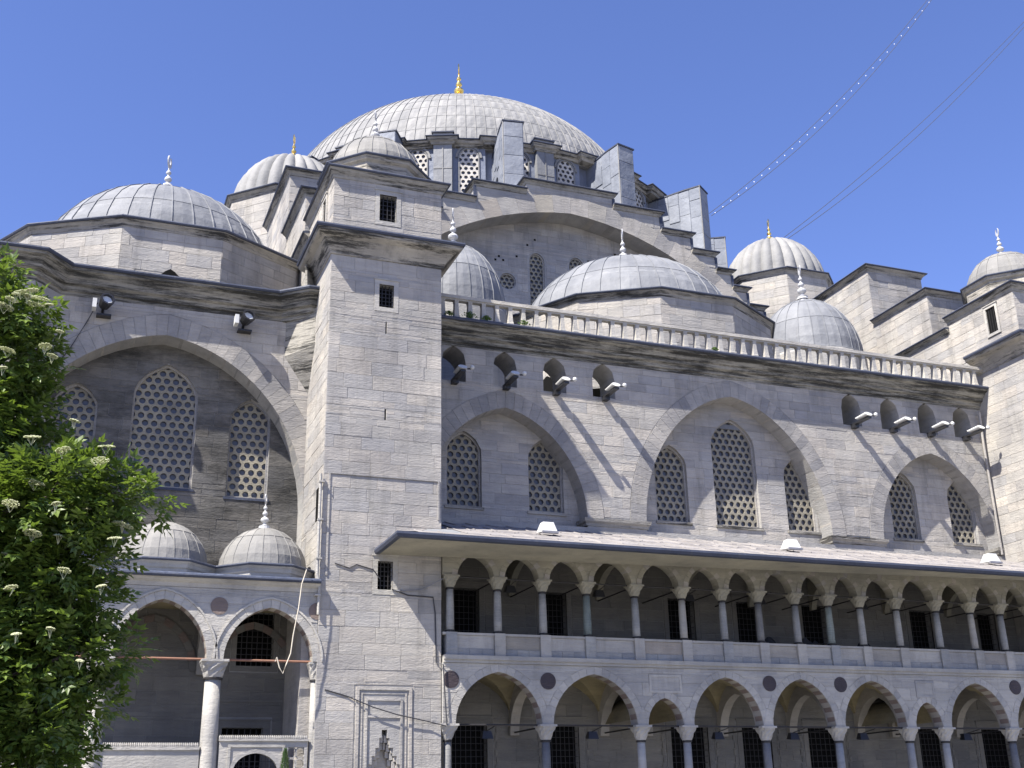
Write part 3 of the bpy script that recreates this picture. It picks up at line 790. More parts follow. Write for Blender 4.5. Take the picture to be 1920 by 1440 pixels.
# upper gallery room: floor, ceiling, back wall, windows
box_part('gallery_floor', 'inner', mosque, 12.12, 42.4, .35, 3.2, 6.42, 6.6)
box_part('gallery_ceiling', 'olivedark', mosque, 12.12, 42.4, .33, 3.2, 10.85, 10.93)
for i in range(2, len(UC)-1, 2):           # transverse arches across the upper gallery
    x = UC[i]
    m = MB(); f_ = Fr((x-.12, 0, 0), (0, -1, 0)); m.slab(f_, [(-3.2, 10.85), (-3.2, 9.4)]+arch_line(-1.75, 9.4, 1.3, 1.05, .15, 10)+[(-.33, 9.4), (-.33, 10.85)], (), 0, .24)
    m.build('cross_arch', 'olive', au)
box_part('end_wall', 'inner', mosque, 12.105, 12.2, .35, 3.2, 0, 10.85)
# back wall facing both storeys
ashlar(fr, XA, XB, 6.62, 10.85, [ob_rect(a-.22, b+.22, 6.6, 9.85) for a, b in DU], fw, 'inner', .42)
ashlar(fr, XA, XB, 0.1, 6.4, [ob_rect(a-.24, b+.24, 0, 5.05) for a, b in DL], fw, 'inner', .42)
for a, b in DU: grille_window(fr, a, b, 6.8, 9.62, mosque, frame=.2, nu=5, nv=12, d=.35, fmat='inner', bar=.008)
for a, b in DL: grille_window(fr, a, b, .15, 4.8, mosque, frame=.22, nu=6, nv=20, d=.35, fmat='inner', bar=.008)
m = MB()
for a, b in DL:          # toothed strips beside the lower windows
    for sx in (a-.36, b+.36):
        for k in range(16): m.fbox(fr, sx-.07+(.04 if k % 2 else 0), sx+.07-(0 if k % 2 else .04), .6+k*.26, .6+k*.26+.2, -.05, .0)
m.build('toothed_pilaster', 'inner', fw, kind='stuff')

# ---------------------------------------------------------------- gallery: lower arcade
la = []
for i in range(len(LC)-1):
    gp = LC[i+1]-LC[i]; c = (LC[i]+LC[i+1])/2
    la.append((c, gp/2-.2, 1.68 if gp > 2.2 else .92, .13))
m = MB(); m.slab(fg, arcade_poly(12.12, 42.4, 6.5, 4.55, la, 20), (), 0, .5)
al = m.build('lower_arcade', 'mortar', mosque, 'row of wide pointed arches alternating with narrow ones on marble columns')
random.seed(3)
ashlar(fg, 12.12, 42.4, 4.6, 6.49, [ob_arch(c, 4.3, 4.55, w+.27, h+.27, s) for c, w, h, s in la]+[ob_rect(19.68, 21.0, 5.62, 6.28), ob_rect(31.1, 32.0, 5.62, 6.28)], al, 'marble', .5, .6, 1.3)
for c, w, h, s in la:
    voussoirs(fg, c, 4.55, w, h, .26, al, ['marble'], 9 if w > 1 else 6, s, .016, .02)
    voussoirs(Fr((0, YG+.03, 0)), c, 4.55, w-.006, h-.006, .03, al, ['warmvous', 'redstone'], 13 if w > 1 else 6, s, -.01, .45)
lm = ['granite', 'granite', 'marble', 'marble', 'granite', 'greymarble', 'marble', 'marble', 'granite', 'marble', 'marble']
for i, x in enumerate(LC):
    column((x, YG+.24), .3, 4.02, 4.55, .155 if i else .13, .3, lm[i], 'marble', mosque, {'granite': 'dark granite column of the lower arcade'}.get(lm[i]))
for i, x in enumerate(LC[1:]):
    m = MB(); m.slab(fg, [(x-.21, 4.555), (x+.21, 4.555), (x+.12, 4.9), (x+.03, 5.15), (x-.03, 5.15), (x-.12, 4.9)], (), -.026, .3); m.build('springer_stone', 'marble', al)
for x, z in ((15.86, 5.96), (24.6, 6.04), (27.69, 6.06), (35.97, 6.1), (12.4, 5.95)):
    m = MB(); n = 28; f2 = fg
    dsk = [(x+.28*math.cos(2*math.pi*k/n), z+.28*math.sin(2*math.pi*k/n)) for k in range(n)]
    if x < 12.5: dsk = [(max(12.18, u), v) for u, v in dsk]
    m.slab(fg, dsk, (), -.035, .0); m.build('medallion', 'porphyry', al)
for x0, x1 in ((19.7, 20.98), (31.12, 31.98)):
    m = MB(); m.ring(fg, rect(x0+.08, x1-.08, 5.72, 6.18), rect(x0, x1, 5.64, 6.26), -.03, .0); m.fbox(fg, x0+.08, x1-.08, 5.72, 6.18, -.012, 0)
    m.build('marble_plaque', 'marble', al)
# vaults behind the lower arcade
for i in range(len(LC)-1):
    x0, x1 = LC[i], LC[i+1]; y0, y1 = .42, 3.19; n = 12; vs = []
    wx, wy = (x1-x0)/2, (y1-y0)/2; h = 1.75
    for j in range(n+1):
        for k in range(n+1):
            u, v = -1+2*k/n, -1+2*j/n
            z = 4.6+h*max(az(u*.98, 1, .1), az(v*.98, 1, .1)) if x1-x0 > 2.2 else 4.6+1.1*az(u*.98, 1, .1)
            vs.append((x0+wx*(1+u), y0+wy*(1+v), min(z, 6.38)))
    m = MB(); m.mesh(vs, [(j*(n+1)+k, j*(n+1)+k+1, (j+1)*(n+1)+k+1, (j+1)*(n+1)+k) for j in range(n) for k in range(n)])
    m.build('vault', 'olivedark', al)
    if i:
        m = MB(); f_ = Fr((x0-.17, 0, 0), (0, -1, 0))
        m.slab(f_, [(-3.19, 6.4), (-3.19, 4.4), (-3.0, 4.4)]+arch_line(-1.75, 4.5, 1.25, 1.35, .12, 12)+[(-.45, 4.5), (-.45, 6.4)], (), 0, .34)
        m.build('cross_arch', 'warmvous', al)

# ---------------------------------------------------------------- gallery roof
EX, EY, EZ = 9.81, -2.76, 10.17; slope = (12.1-EZ)/(3.2-EY)
def rz(y): return EZ+(y-EY)*slope
roof = MB()
x1 = 43.5
roof.mesh([(EX, EY, EZ-.06), (x1, EY, EZ-.06), (x1, 3.2, rz(3.2)-.06), (12.2, 3.2, rz(3.2)-.06), (12.2, 0., rz(0)-.06), (11.6, -.01, rz(0)-.1), (EX, -.01, EZ-.06), (10.9, EY+1.2, rz(EY+1.2)-.06)],
          [(0, 1, 2, 3, 4, 5, 7), (0, 7, 5, 6)])
rf = roof.build('gallery_roof', 'leadmid', mosque, 'shallow lead covered lean-to roof with a dark eaves edge')
m = MB(); m.mesh([(EX+.05, EY+.04, EZ-.18), (x1, EY+.04, EZ-.18), (x1, -.09, 10.93), (12.12, -.09, 10.93), (EX+.05, -.02, EZ-.18)], [(0, 4, 3, 2, 1)])
m.mesh([(EX+.05, EY+.04, EZ-.18), (EX+.05, -.02, EZ-.18), (11.9, -.02, 10.8), (12.12, -.09, 10.93)], [(0, 1, 2, 3)])
m.build('eaves_soffit', 'olive', rf)
m = MB(); m.sweep([(EX, 0.), (EX, EY), (x1, EY)], [(-.12, EZ+.03), (-.1, EZ-.19), (.03, EZ-.17), (.07, EZ-.08), (.05, EZ+.0)]); m.build('eaves_edge', 'leadedge', rf)
rows = [EY, EY+1.3, EY+2.75, .4, 1.8, 3.2]
random.seed(8)
for j in range(len(rows)-1):
    y0, y1 = rows[j], rows[j+1]; x = EX+.1+(j*.37 % .7)
    if y1 > -.5: x = 12.25+(j*.3 % .5)
    elif j == 1: x = 11.68
    else: x = 10.7
    while x < x1-.3:
        wd = .82; b = min(x+wd, x1); xl = x
        l0, l1 = .014+random.random()*.006, .004
        vs = [(xl+.01, y0, rz(y0)+l0-.05), (b-.01, y0, rz(y0)+l0-.05), (b-.01, y1, rz(y1)+l1-.05), (xl+.01, y1, rz(y1)+l1-.05),
              (xl+.01, y0, rz(y0)-.055), (b-.01, y0, rz(y0)-.055)]
        fs = [(0, 1, 2, 3), (4, 5, 1, 0)]
        b0 = len(vs)
        for yy in (y0, y1): vs += [(xl-.025, yy, rz(yy)-.04), (xl-.018, yy, rz(yy)-.01), (xl+.018, yy, rz(yy)-.01), (xl+.025, yy, rz(yy)-.04)]
        fs += [(b0+q, b0+q+1, b0+q+5, b0+q+4) for q in range(3)]+[(b0, b0+1, b0+2, b0+3)]
        piece('roof_sheet', vs, fs, rf, 'leadroof')
        x += wd
m = MB(); m.mesh([(EX, EY, EZ), (EX, -.01, EZ), (11.6, -.01, rz(0)-.09), (10.9, EY+1.2, rz(EY+1.2)-.05)], [(0, 3, 2, 1)]); m.build('hip_sheet', 'leadroof', rf)

# ---------------------------------------------------------------- left bay: wall, big arch
YL = 3.3; fl = front(YL); A = (2.73, 12.3, 5.2, 6.0, .1)
m = MB(); pth = [(-9, 0), (7.95, 0), (7.95, 20.2), (-9, 20.2)]
win_up = (5.88, 7.11, 6.64, 8.45); door_lo = (5.55, 6.9, .2, 4.62)
m.slab(fl, pth, [arch_poly(A[0], 9.35, A[1], A[2], A[3], A[4], 30), rect(*win_up), rect(*door_lo)], 0, .95)
lw = m.build('bay_wall', 'mortar', mosque, 'left wall bay with one very large pointed arch and soot stains')
random.seed(31)
ashlar(fl, -1.9, 7.95, 9.5, 19.75, [ob_arch(A[0], 9, A[1], A[2]+.8, A[3]+.82, A[4])], lw, 'stone', .42)
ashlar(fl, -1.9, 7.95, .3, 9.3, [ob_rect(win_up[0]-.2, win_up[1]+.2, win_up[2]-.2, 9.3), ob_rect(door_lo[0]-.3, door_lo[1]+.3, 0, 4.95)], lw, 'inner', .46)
voussoirs(fl, A[0], A[1], A[2], A[3], .78, lw, ['vous'], 24, A[4], .04, .9, .8)
grille_window(fl, *win_up, mosque, frame=.18, nu=6, nv=8, d=.35, fmat='inner'); grille_window(fl, *door_lo, mosque, frame=.24, nu=6, nv=10, d=.35, fmat='inner')
m = MB(); m.ring(fl, rect(5.0, 7.5, .3, 5.45), rect(4.92, 7.58, .22, 5.53), -.05, 0); m.build('door_moulding', 'inner', lw)
YQ = 4.25; fq = front(YQ)
LW = [(-.1, .75, 16.5, 12.9), (2.95, 1.13, 17.55, 12.9), (6.03, .74, 16.5, 12.72)]
m = MB(); m.slab(fq, rect(-2.8, 8.2, 9.0, 18.6), [wpoly(*w) for w in LW], 0, .5)
pn = m.build('arch_infill', 'mortar', lw)
L_ = ob_arch(A[0], 0, A[1], A[2]+.05, A[3]+.05, A[4])
inv = [(lambda v: (-99, L_(v)[0]) if L_(v) else (-99, 99)), (lambda v: (L_(v)[1], 99) if L_(v) else (-99, 99))]
ashlar(fq, -2.6, 8.0, 9.4, 18.3, inv+[ob_arch(w[0], w[3], w[2]-w[1]*1.12, w[1], w[1]*1.12, .3) for w in LW], lw, 'sooty', .42)
for w in LW:
    lattice_window(fq, wpoly(*w), mosque, .2)
    m = MB(); m.fbox(fq, w[0]-w[1]-.08, w[0]+w[1]+.08, w[3]-.1, w[3]-.01, -.05, .2); m.build('sill', 'leadedge', lw)
# nearer pier behind the tree, splayed corners
m = MB(); m.mesh([(-9, 2.3, 0), (-1.85, 2.3, 0), (-1.0, 3.28, 0), (-9, 3.28, 0), (-9, 2.3, 20.2), (-1.85, 2.3, 20.2), (-1.0, 3.28, 20.2), (-9, 3.28, 20.2)], [(0, 1, 5, 4), (1, 2, 6, 5), (4, 5, 6, 7)])
pr = m.build('corner_pier', 'mortar', lw)
ashlar(front(2.3), -9, -1.85, 9.5, 19.75, [], pr, 'stone', .42)
m = MB(); m.mesh([(7.0, 3.28, 18.0), (7.94, 3.28, 16.6), (7.94, 2.3, 18.2), (7.0, 3.28, 20.2), (7.94, 3.28, 20.2), (7.94, 2.3, 20.2)], [(0, 2, 5, 3), (0, 1, 2), (3, 5, 4)])
m.build('splayed_corner', 'crustlight', lw)
path = [(-9, 2.3), (-1.85, 2.3), (-1.0, 3.3), (6.85, 3.3), (7.8, 2.5), (7.95, 2.5)]
m = MB(); m.sweep(path, [(-.2, 19.35), (.02, 19.38), (.05, 19.5), (.12, 19.54), (.17, 19.7), (.3, 19.76), (.36, 19.92), (.5, 20.08), (.62, 20.14), (.64, 20.24), (-.4, 20.28)])
cn = m.build('cornice', 'crust', lw, 'moulded cornice blackened by soot above the large arch'); lead_edge(path, 20.24, cn, .7, .13, back=.2)
box_part('flat_roof', 'leadmid', mosque, -9, 7.95, 3.0, 20, 20.1, 20.2)

# ---------------------------------------------------------------- left porch
fp0 = front(0.02)
pa = [(-.3, 1.38, 1.75, .12), (3.12, 1.4, 1.8, .12), (6.42, 1.4, 1.66, .12)]
m = MB(); m.slab(fp0, arcade_poly(-2.2, 7.94, 8.85, 6.42, pa, 20), (), 0, .55)
pc = m.build('porch_arcade', 'mortar', mosque, 'small porch of pointed arches with two little lead domes')
random.seed(41)
ashlar(fp0, -2.2, 7.94, 6.45, 8.6, [ob_arch(c, 6.3, 6.42, w+.3, h+.3, s) for c, w, h, s in pa], pc, 'marble', .42, .6, 1.2)
for c, w, h, s in pa:
    voussoirs(fp0, c, 6.42, w, h, .27, pc, ['marble'], 9, s, .035, .02)
    voussoirs(Fr((0, .06, 0)), c, 6.42, w-.006, h-.006, .03, pc, ['warmvous', 'redstone'], 13, s, -.01, .5)
    m = MB(); l1 = arch_line(c, 6.42, w+.27, h+.27, s, 22); l2 = arch_line(c, 6.42, w+.33, h+.33, s, 22); m.ring(fp0, l1, l2, -.07, 0, False); m.build('arch_moulding', 'marble', pc)
for x, z in ((4.8, 8.07), (7.9, 8.02)):
    dsk = [(min(7.94, x+.27*math.cos(2*math.pi*k/28)), z+.27*math.sin(2*math.pi*k/28)) for k in range(28)]
    m = MB(); m.slab(fp0, dsk, (), -.035, .0); m.build('medallion', 'redstone', pc)
for x in (1.42, 4.78, 7.98):
    column((x, .28), .3, 5.85, 6.42, .27 if x < 7 else .16, .4 if x < 7 else .24, 'marble', 'marble', mosque, 'tall white marble porch column' if x < 7 else None)
m = MB(); m.tube([(-2, .3, 6.45), (7.9, .3, 6.45)], .04, 6); m.build('tie_rod', 'rust', mosque, 'rusty iron tie rod')
path = [(-2.2, .02), (7.94, .02)]
m = MB(); m.sweep(path, [(-.3, 8.6), (.03, 8.62), (.06, 8.74), (.16, 8.8), (.22, 8.88), (-.3, 8.92)]); cn = m.build('cornice', 'marble', pc); lead_edge(path, 8.88, cn, .34, .1, back=.2)
box_part('porch_roof', 'leaddark', pc, -2.2, 7.94, -.2, 3.3, 8.99, 9.04)
for x in (-.2, 3.08, 6.35):
    c = (x, 1.72); r_ = 1.7
    oc = [(c[0]+r_*math.cos(R(-112.5+45*k)), c[1]+r_*math.sin(R(-112.5+45*k))) for k in range(8)]
    m = MB(); m.sweep(oc, [(-.3, 9.0), (0, 9.0), (.0, 9.2), (.05, 9.24), (.07, 9.34), (.14, 9.42), (-.3, 9.45)], True); dr = m.build('dome_base', 'marble', pc); lead_edge(oc, 9.42, dr, .18, .09, True, back=.6)
    dome(c, 9.5, 1.45, 1.5, pc, 'leadbrown', 18, 2, .035, 'porch_dome', fin=1.2 if x > 5 else None, top=12.25)
box_part('end_pier', 'stone', pc, 7.55, 7.94, .6, 3.3, 0, 8.9)
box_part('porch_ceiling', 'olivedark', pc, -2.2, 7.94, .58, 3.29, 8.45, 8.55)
for x in (1.42, 4.78):
    m = MB(); f_ = Fr((x-.2, 0, 0), (0, -1, 0)); m.slab(f_, [(-3.29, 8.45), (-3.29, 6.3), (-3.1, 6.3)]+arch_line(-1.85, 6.4, 1.25, 1.5, .12, 12)+[(-.58, 6.4), (-.58, 8.45)], (), 0, .4)
    m.build('cross_arch', 'warmvous', pc)
for c, w, h, s in pa: voussoirs(front(3.22), c, 6.42, w-.15, h-.2, .24, pc, ['inner', 'redstone'], 7, s, .0, .07)
# porch screen with doorway and pierced panel
m = MB(); fs_ = front(.12)
m.slab(fs_, rect(5.08, 7.78, .2, 4.0), [arch_poly(6.2, .3, 3.1, .68, .55, .05, 14), rect(7.18, 7.68, 1.6, 3.82)], 0, .16)
m.ring(fs_, rect(5.42, 7.0, .3, 3.82), rect(5.34, 7.08, .22, 3.9), -.04, 0); l1 = arch_line(6.2, 3.1, .68, .55, .05, 14); l2 = arch_line(6.2, 3.1, .8, .67, .05, 14); m.ring(fs_, l1, l2, -.03, 0, False)
m.fbox(fs_, 5.06, 7.8, 4.0, 4.06, -.06, .2)
sc1 = m.build('porch_screen', 'marble', mosque, 'carved marble screen with an arched doorway inside the porch')
m = MB()
for k in range(46): m.lathe((5.09+k*.0588, .1, 4.06), [(.03, 0), (.034, .05), (.02, .1), (.004, .12)], 6)
m.build('palmette_crest', 'marble', sc1)
m = MB()
for j in range(7):
    for i in range(2):
        c = (7.3+i*.26, 3.66-j*.33); n = 16
        a = [(c[0]+.17*math.cos(2*math.pi*k/n), c[1]+.17*math.sin(2*math.pi*k/n)) for k in range(n)]
        b = [(c[0]+.14*math.cos(2*math.pi*k/n), c[1]+.14*math.sin(2*math.pi*k/n)) for k in range(n)]
        a = [(min(7.68, max(7.18, u)), min(3.82, max(1.6, v))) for u, v in a]; b = [(min(7.68, max(7.18, u)), min(3.82, max(1.6, v))) for u, v in b]
        m.ring(fs_, b, a, .03+.012*i, .1)
m.build('pierced_panel', 'marble', sc1)
m = MB()
for k in range(9): m.fbox(fs_, 5.55+k*.16, 5.565+k*.16, .3, 3.6, .1, .12)
for k in range(16): m.fbox(fs_, 5.52, 6.88, .4+k*.2, .415+k*.2, .125, .14)
m.build('iron_grille', 'iron', sc1)
m = MB(); m.fbox(fs_, -1.9, 4.5, 3.74, 3.84, -.03, .15); m.fbox(fs_, -1.9, 4.5, .3, 3.74, .02, .12)
rl = m.build('porch_rail', 'marble', mosque)
m = MB()
for k in range(108): m.lathe((-1.85+k*.0588, .14, 3.84), [(.03, 0), (.034, .05), (.02, .1), (.004, .12)], 6)
m.build('palmette_crest', 'marble', rl)

# ---------------------------------------------------------------- aisle domes
def polydrum(c, rin, n, z0, z1, lab, r, h, mat, fin):
    rc = rin/math.cos(math.pi/n); a0 = -math.pi/2-math.pi/n
    oc = [(c[0]+rc*math.cos(a0+2*math.pi*k/n), c[1]+rc*math.sin(a0+2*math.pi*k/n)) for k in range(n)]
    m = MB()
    for k in range(n): a, b = oc[k], oc[(k+1) % n]; m.poly([(*a, z0), (*b, z0), (*b, z1), (*a, z1)])
    m.poly([(*p, z1) for p in oc]); d = m.build('aisle_drum', 'mortar', mosque, lab)
    for k in range(n):
        a, b = oc[k], oc[(k+1) % n]; f_ = Fr((*a, 0), (b[0]-a[0], b[1]-a[1], 0)); L = math.dist(a, b)
        if f_.N.y > .3: continue
        ob = []
        ashlar(f_, 0, L, z0+.05, z1-.15, ob, d, 'stone', .46)
        m = MB(); wl = arch_poly(L/2, z0, z0+.5, .45, .6, .3, 8); m.slab(f_, wl, (), -.05, .0); m.build('arched_opening', 'dark', d)
    m = MB(); m.sweep(oc, [(-.1, z1-.3), (.03, z1-.28), (.07, z1-.15), (.16, z1-.05), (.18, z1+.02), (-.1, z1+.02)], True)
    k = m.build('cornice', 'crustlight', d); lead_edge(oc, z1+.01, k, .25, .1, True, back=.8)
    m = MB(); m.lathe(c, [(rc-.15, z1+.05), (r-.05, z1+.2)], n*4); m.build('drum_roof', mat, d)
    dome(c, z1+.1, r, h, mosque, mat, 36, 3, .06, 'aisle_dome', lab.replace('many sided stone base', 'lead dome').replace('base of', ''), fin=fin, top=z1+h+2.4)
    return d
random.seed(51)
polydrum((2.7, 11.0), 6.9, 12, 20.2, 23.1, 'many sided stone base of the left aisle dome', 5.15, 4.65, 'leadmid', 2.05)
polydrum((26.0, 12.1), 7.0, 12, 19.5, 24.0, 'many sided stone base of the middle aisle dome', 5.6, 4.5, 'leadmid', 2.1)
for x, rs, hs, lab in ((16.0, 2.48, 3.7, 'small lead dome tucked behind the left tower'), (35.75, 2.75, 3.55, 'small lead dome between middle dome and right buttress')):
    m = MB(); m.lathe((x, 10.4), [(rs+.15, 17.5), (rs+.15, 23.5), (rs, 23.7)], 24); dd = m.build('small_drum', 'mortar', mosque)
    dome((x, 10.4), 23.7, rs, hs, mosque, 'leadmid', 24, 3, .05, 'small_dome', lab, fin=2.0, top=29.5)
box_part('roof_deck', 'leadmid', mosque, 12.1, 39.7, 4.15, 20, 17.3, 17.5)

# ---------------------------------------------------------------- great arch and tympanum
YS = 18.5; fs_ = front(YS); G = (26.0, 24.0, 14.0-.9, 11.1, .08)
st = [(2.8, 36.85), (5.95, 36.15), (8.0, 35.05), (9.6, 34.0), (10.65, 32.95), (11.65, 31.9), (12.75, 30.8), (13.9, 29.7), (15., 28.4)]
half = []; zprev = None
for i, (x, z) in enumerate(st):
    half += [(x, z)] if i == 0 else [(st[i-1][0], z), (x, z)]
half += [(15., 17)]
outl = [(26+x, z) for x, z in half]; outr = [(26-x, z) for x, z in half][::-1]
m = MB()
P = arch_line(*G[:4], G[4], 30)
outer_ = [(26-15., 17)]+outr[1:]+outl[:-1]+[(41., 17), (26+G[2], 17)]+P[::-1]+[(26-G[2], 17)]
m.slab(fs_, outer_, (), 0, 1.4)
sw = m.build('stepped_gable', 'mortar', mosque, 'stepped stone gable over the great arch below the main dome')
def stepob(v):
    zz = [x for x, z in st if z > v]
    return max(zz) if zz else 0
random.seed(61)
ashlar(fs_, 11, 41, 24, 36.7, [ob_arch(26, 0, 24, G[2]+1.15, G[3]+1.15, G[4]), lambda v: (26+stepob(v), 99), lambda v: (-99, 26-stepob(v))], sw, 'stone', .5)
voussoirs(fs_, 26, 24, G[2], G[3], 1.15, sw, ['warmvous', 'stone', 'vous'], 17, G[4], .06, 1.25)
for sgn in (1, -1):
    for i, (x, z) in enumerate(st[:-1]):
        xa = 0 if i == 0 else st[i-1][0]
        a, b = (26+sgn*xa, 26+sgn*x); a, b = min(a, b), max(a, b)
        if i == 0 and sgn < 0: continue
        if i == 0: a = 26-x
        pth = [(a, YS), (b, YS)]
        zn = st[i+1][1]
        pth = [(a, YS), (b, YS), (b, YS+1.4)] if sgn > 0 else [(a, YS+1.4), (a, YS), (b, YS)]
        if i == 0: pth = [(a, YS+1.4), (a, YS), (b, YS), (b, YS+1.4)]
        m = MB(); m.sweep(pth, [(-.05, z-.28), (.05, z-.24), (.1, z-.12), (.2, z-.04), (.2, z), (-.05, z)]); k = m.build('cornice', 'crustlight', sw)
        lead_edge(pth, z, k, .27, .1, back=.3)
        m = MB(); m.box(b-.02 if sgn > 0 else a-.14, b+.14 if sgn > 0 else a+.02, YS-.06, YS+.0, zn+.1, z-.25); m.build('lead_flashing', 'leadedge', sw)
TYW = [(24.3, .48, 32.9), (26.85, .48, 33.0), (29.3, .48, 32.2)]
YT = 19.85; ft = front(YT)
m = MB(); hl = [arch_poly(c, 28.3, t-.55, w, .55, .08, 12) for c, w, t in TYW]
rd = [(c+.52*math.cos(2*math.pi*k/24), 30.8+.52*math.sin(2*math.pi*k/24)) for c in (22.45,) for k in range(24)]
m.slab(ft, arch_poly(26, 17, 24, G[2]+.5, G[3]+.3, G[4], 24), hl+[rd], 0, .5)
ty = m.build('tympanum_wall', 'mortar', sw)
lim = ob_arch(26, 0, 24, G[2]+.05, G[3]+.05, G[4])
inv = [(lambda v: (-99, lim(v)[0]) if lim(v) else (-99, 99)), (lambda v: (lim(v)[1], 99) if lim(v) else (-99, 99))]
ashlar(ft, 13, 39.2, 24, 35.1, inv+[ob_arch(c, 28.3, t-.55, w+.12, .67, .08) for c, w, t in TYW]+[ob_rect(22.45-.6, 22.45+.6, 30.2, 31.4)], sw, 'stone', .5)
for c, w, t in TYW: lattice_window(ft, arch_poly(c, 28.3, t-.55, w, .55, .08, 12), sw, .15, pitch=.3, rh=.11, mat='screen')
lattice_window(ft, rd, sw, .15, pitch=.3, rh=.11, mat='screen', label='round lattice window in the great arch')
random.seed(71); m = MB()
for _ in range(16):
    u = random.uniform(20, 31.5); v = 33.6-abs(u-26)**2*.05+random.uniform(-1.0, .6)
    m.fbox(ft, u-.06, u+.06, v-.06, v+.06, -.03, .02)
m.build('putlog_hole', 'dark', sw)
m = MB(); m.box(12, 40, 20.6, 58, 17, 27.5); m.box(18.2, 33.8, 20.62, 58, 27.5, 34.9); m.box(15.5, 36.5, 21, 58, 27.5, 31); m.build('prayer_hall_core', 'leadmid', mosque)

# ---------------------------------------------------------------- main drum and dome
DC = (26.0, 39.0); RD = 16.1; ZC = 41.75
def dpt(phi, r): return (DC[0]+r*math.sin(phi), DC[1]-r*math.cos(phi))
n = 64; m = MB()
pth = [dpt(2*math.pi*k/n, RD+.25) for k in range(n)]
for k in range(n):
    a, b = pth[k], pth[(k+1) % n]
m.lathe(DC, [(RD+.0, 30), (RD+.0, ZC-.3)], 96)
drum = m.build('main_drum', 'leaddark', mosque, 'blue grey drum of the main dome ringed with lattice windows')
WPH = [R(-16.6+11.25*k) for k in range(-6, 12)]
for ph in WPH:
    a = dpt(ph, RD+.32)
    f_ = Fr((*a, 0), (math.cos(ph), math.sin(ph), 0))
    pl = arch_poly(0, 38.2, 40.7, .66, .72, .02, 12)
    w = lattice_window(f_, pl, drum, .02, pitch=.36, rh=.12, mat='litscreen', fmat='lead', glass='smoke')
    m = MB(); m.slab(f_, rect(-1.05, 1.05, 37.5, ZC-.25), [pl], .04, .3); m.build('window_bay', 'leaddark', drum)
    m = MB(); l1 = arch_line(0, 40.7, .7, .76, .02, 12); l2 = arch_line(0, 40.7, .84, .9, .02, 12); m.ring(f_, l1, l2, -.06, .05, False); m.build('window_hood', 'lead', w)
BUT = [-32.9, -8.9, 14.6, 37.6, 61.]
BR = [18.4, 19.4, 19.3, 19.9, 19.9]
pil = [-16.6-5.6+11.25*k for k in range(-5, 12)]
crn = []
for k in range(len(pil)):
    ph = R(pil[k]); near = min(abs(pil[k]-b) for b in BUT)
    if near > 4 or pil[k] > 66:
        a = dpt(ph, RD+.75); f_ = Fr((*a, 0), (math.cos(ph), math.sin(ph), 0))
        m = MB(); m.fbox(f_, -.58, .58, 36.5, ZC-.25, 0, 1.0); p_ = m.build('pilaster', 'leadmid', drum)
        m = MB(); m.fbox(f_, -.03, .03, 36.5, ZC-.3, -.04, 0); m.fbox(f_, -.58, .58, 39.7, 39.76, -.025, 0); m.build('lead_seam', 'lead', p_)
        m = MB(); m.fbox(f_, -.62, .62, ZC+.15, ZC+.62, .15, 1.2); q_ = m.build('lead_box', 'lead', drum); 
        m = MB(); m.fbox(f_, -.72, .72, ZC+.62, ZC+.7, .05, 1.3); m.build('box_lid', 'leadedge', q_)
# cornice breaking forward over each pilaster
cp = []
for k, d in enumerate(pil):
    for off, rr in ((-2.75, RD+.55), (-2.7, RD+.95), (2.7, RD+.95), (2.75, RD+.55)): cp.append(dpt(R(d+off), rr))
m = MB(); m.sweep(cp, [(-1.2, ZC-.35), (-.1, ZC-.33), (-.04, ZC-.2), (.08, ZC-.12), (.14, ZC), (.16, ZC+.06), (-1.2, ZC+.1)]); k = m.build('cornice', 'crustlight', drum)
lead_edge(cp, ZC+.06, k, .22, .09, back=.9)
m = MB(); m.lathe(DC, [(RD+.3, ZC-.4), (RD+.3, ZC+.1), (RD+.2, ZC+.15), (14.0, 42.25)], 96); m.build('drum_roof', 'lead', drum)
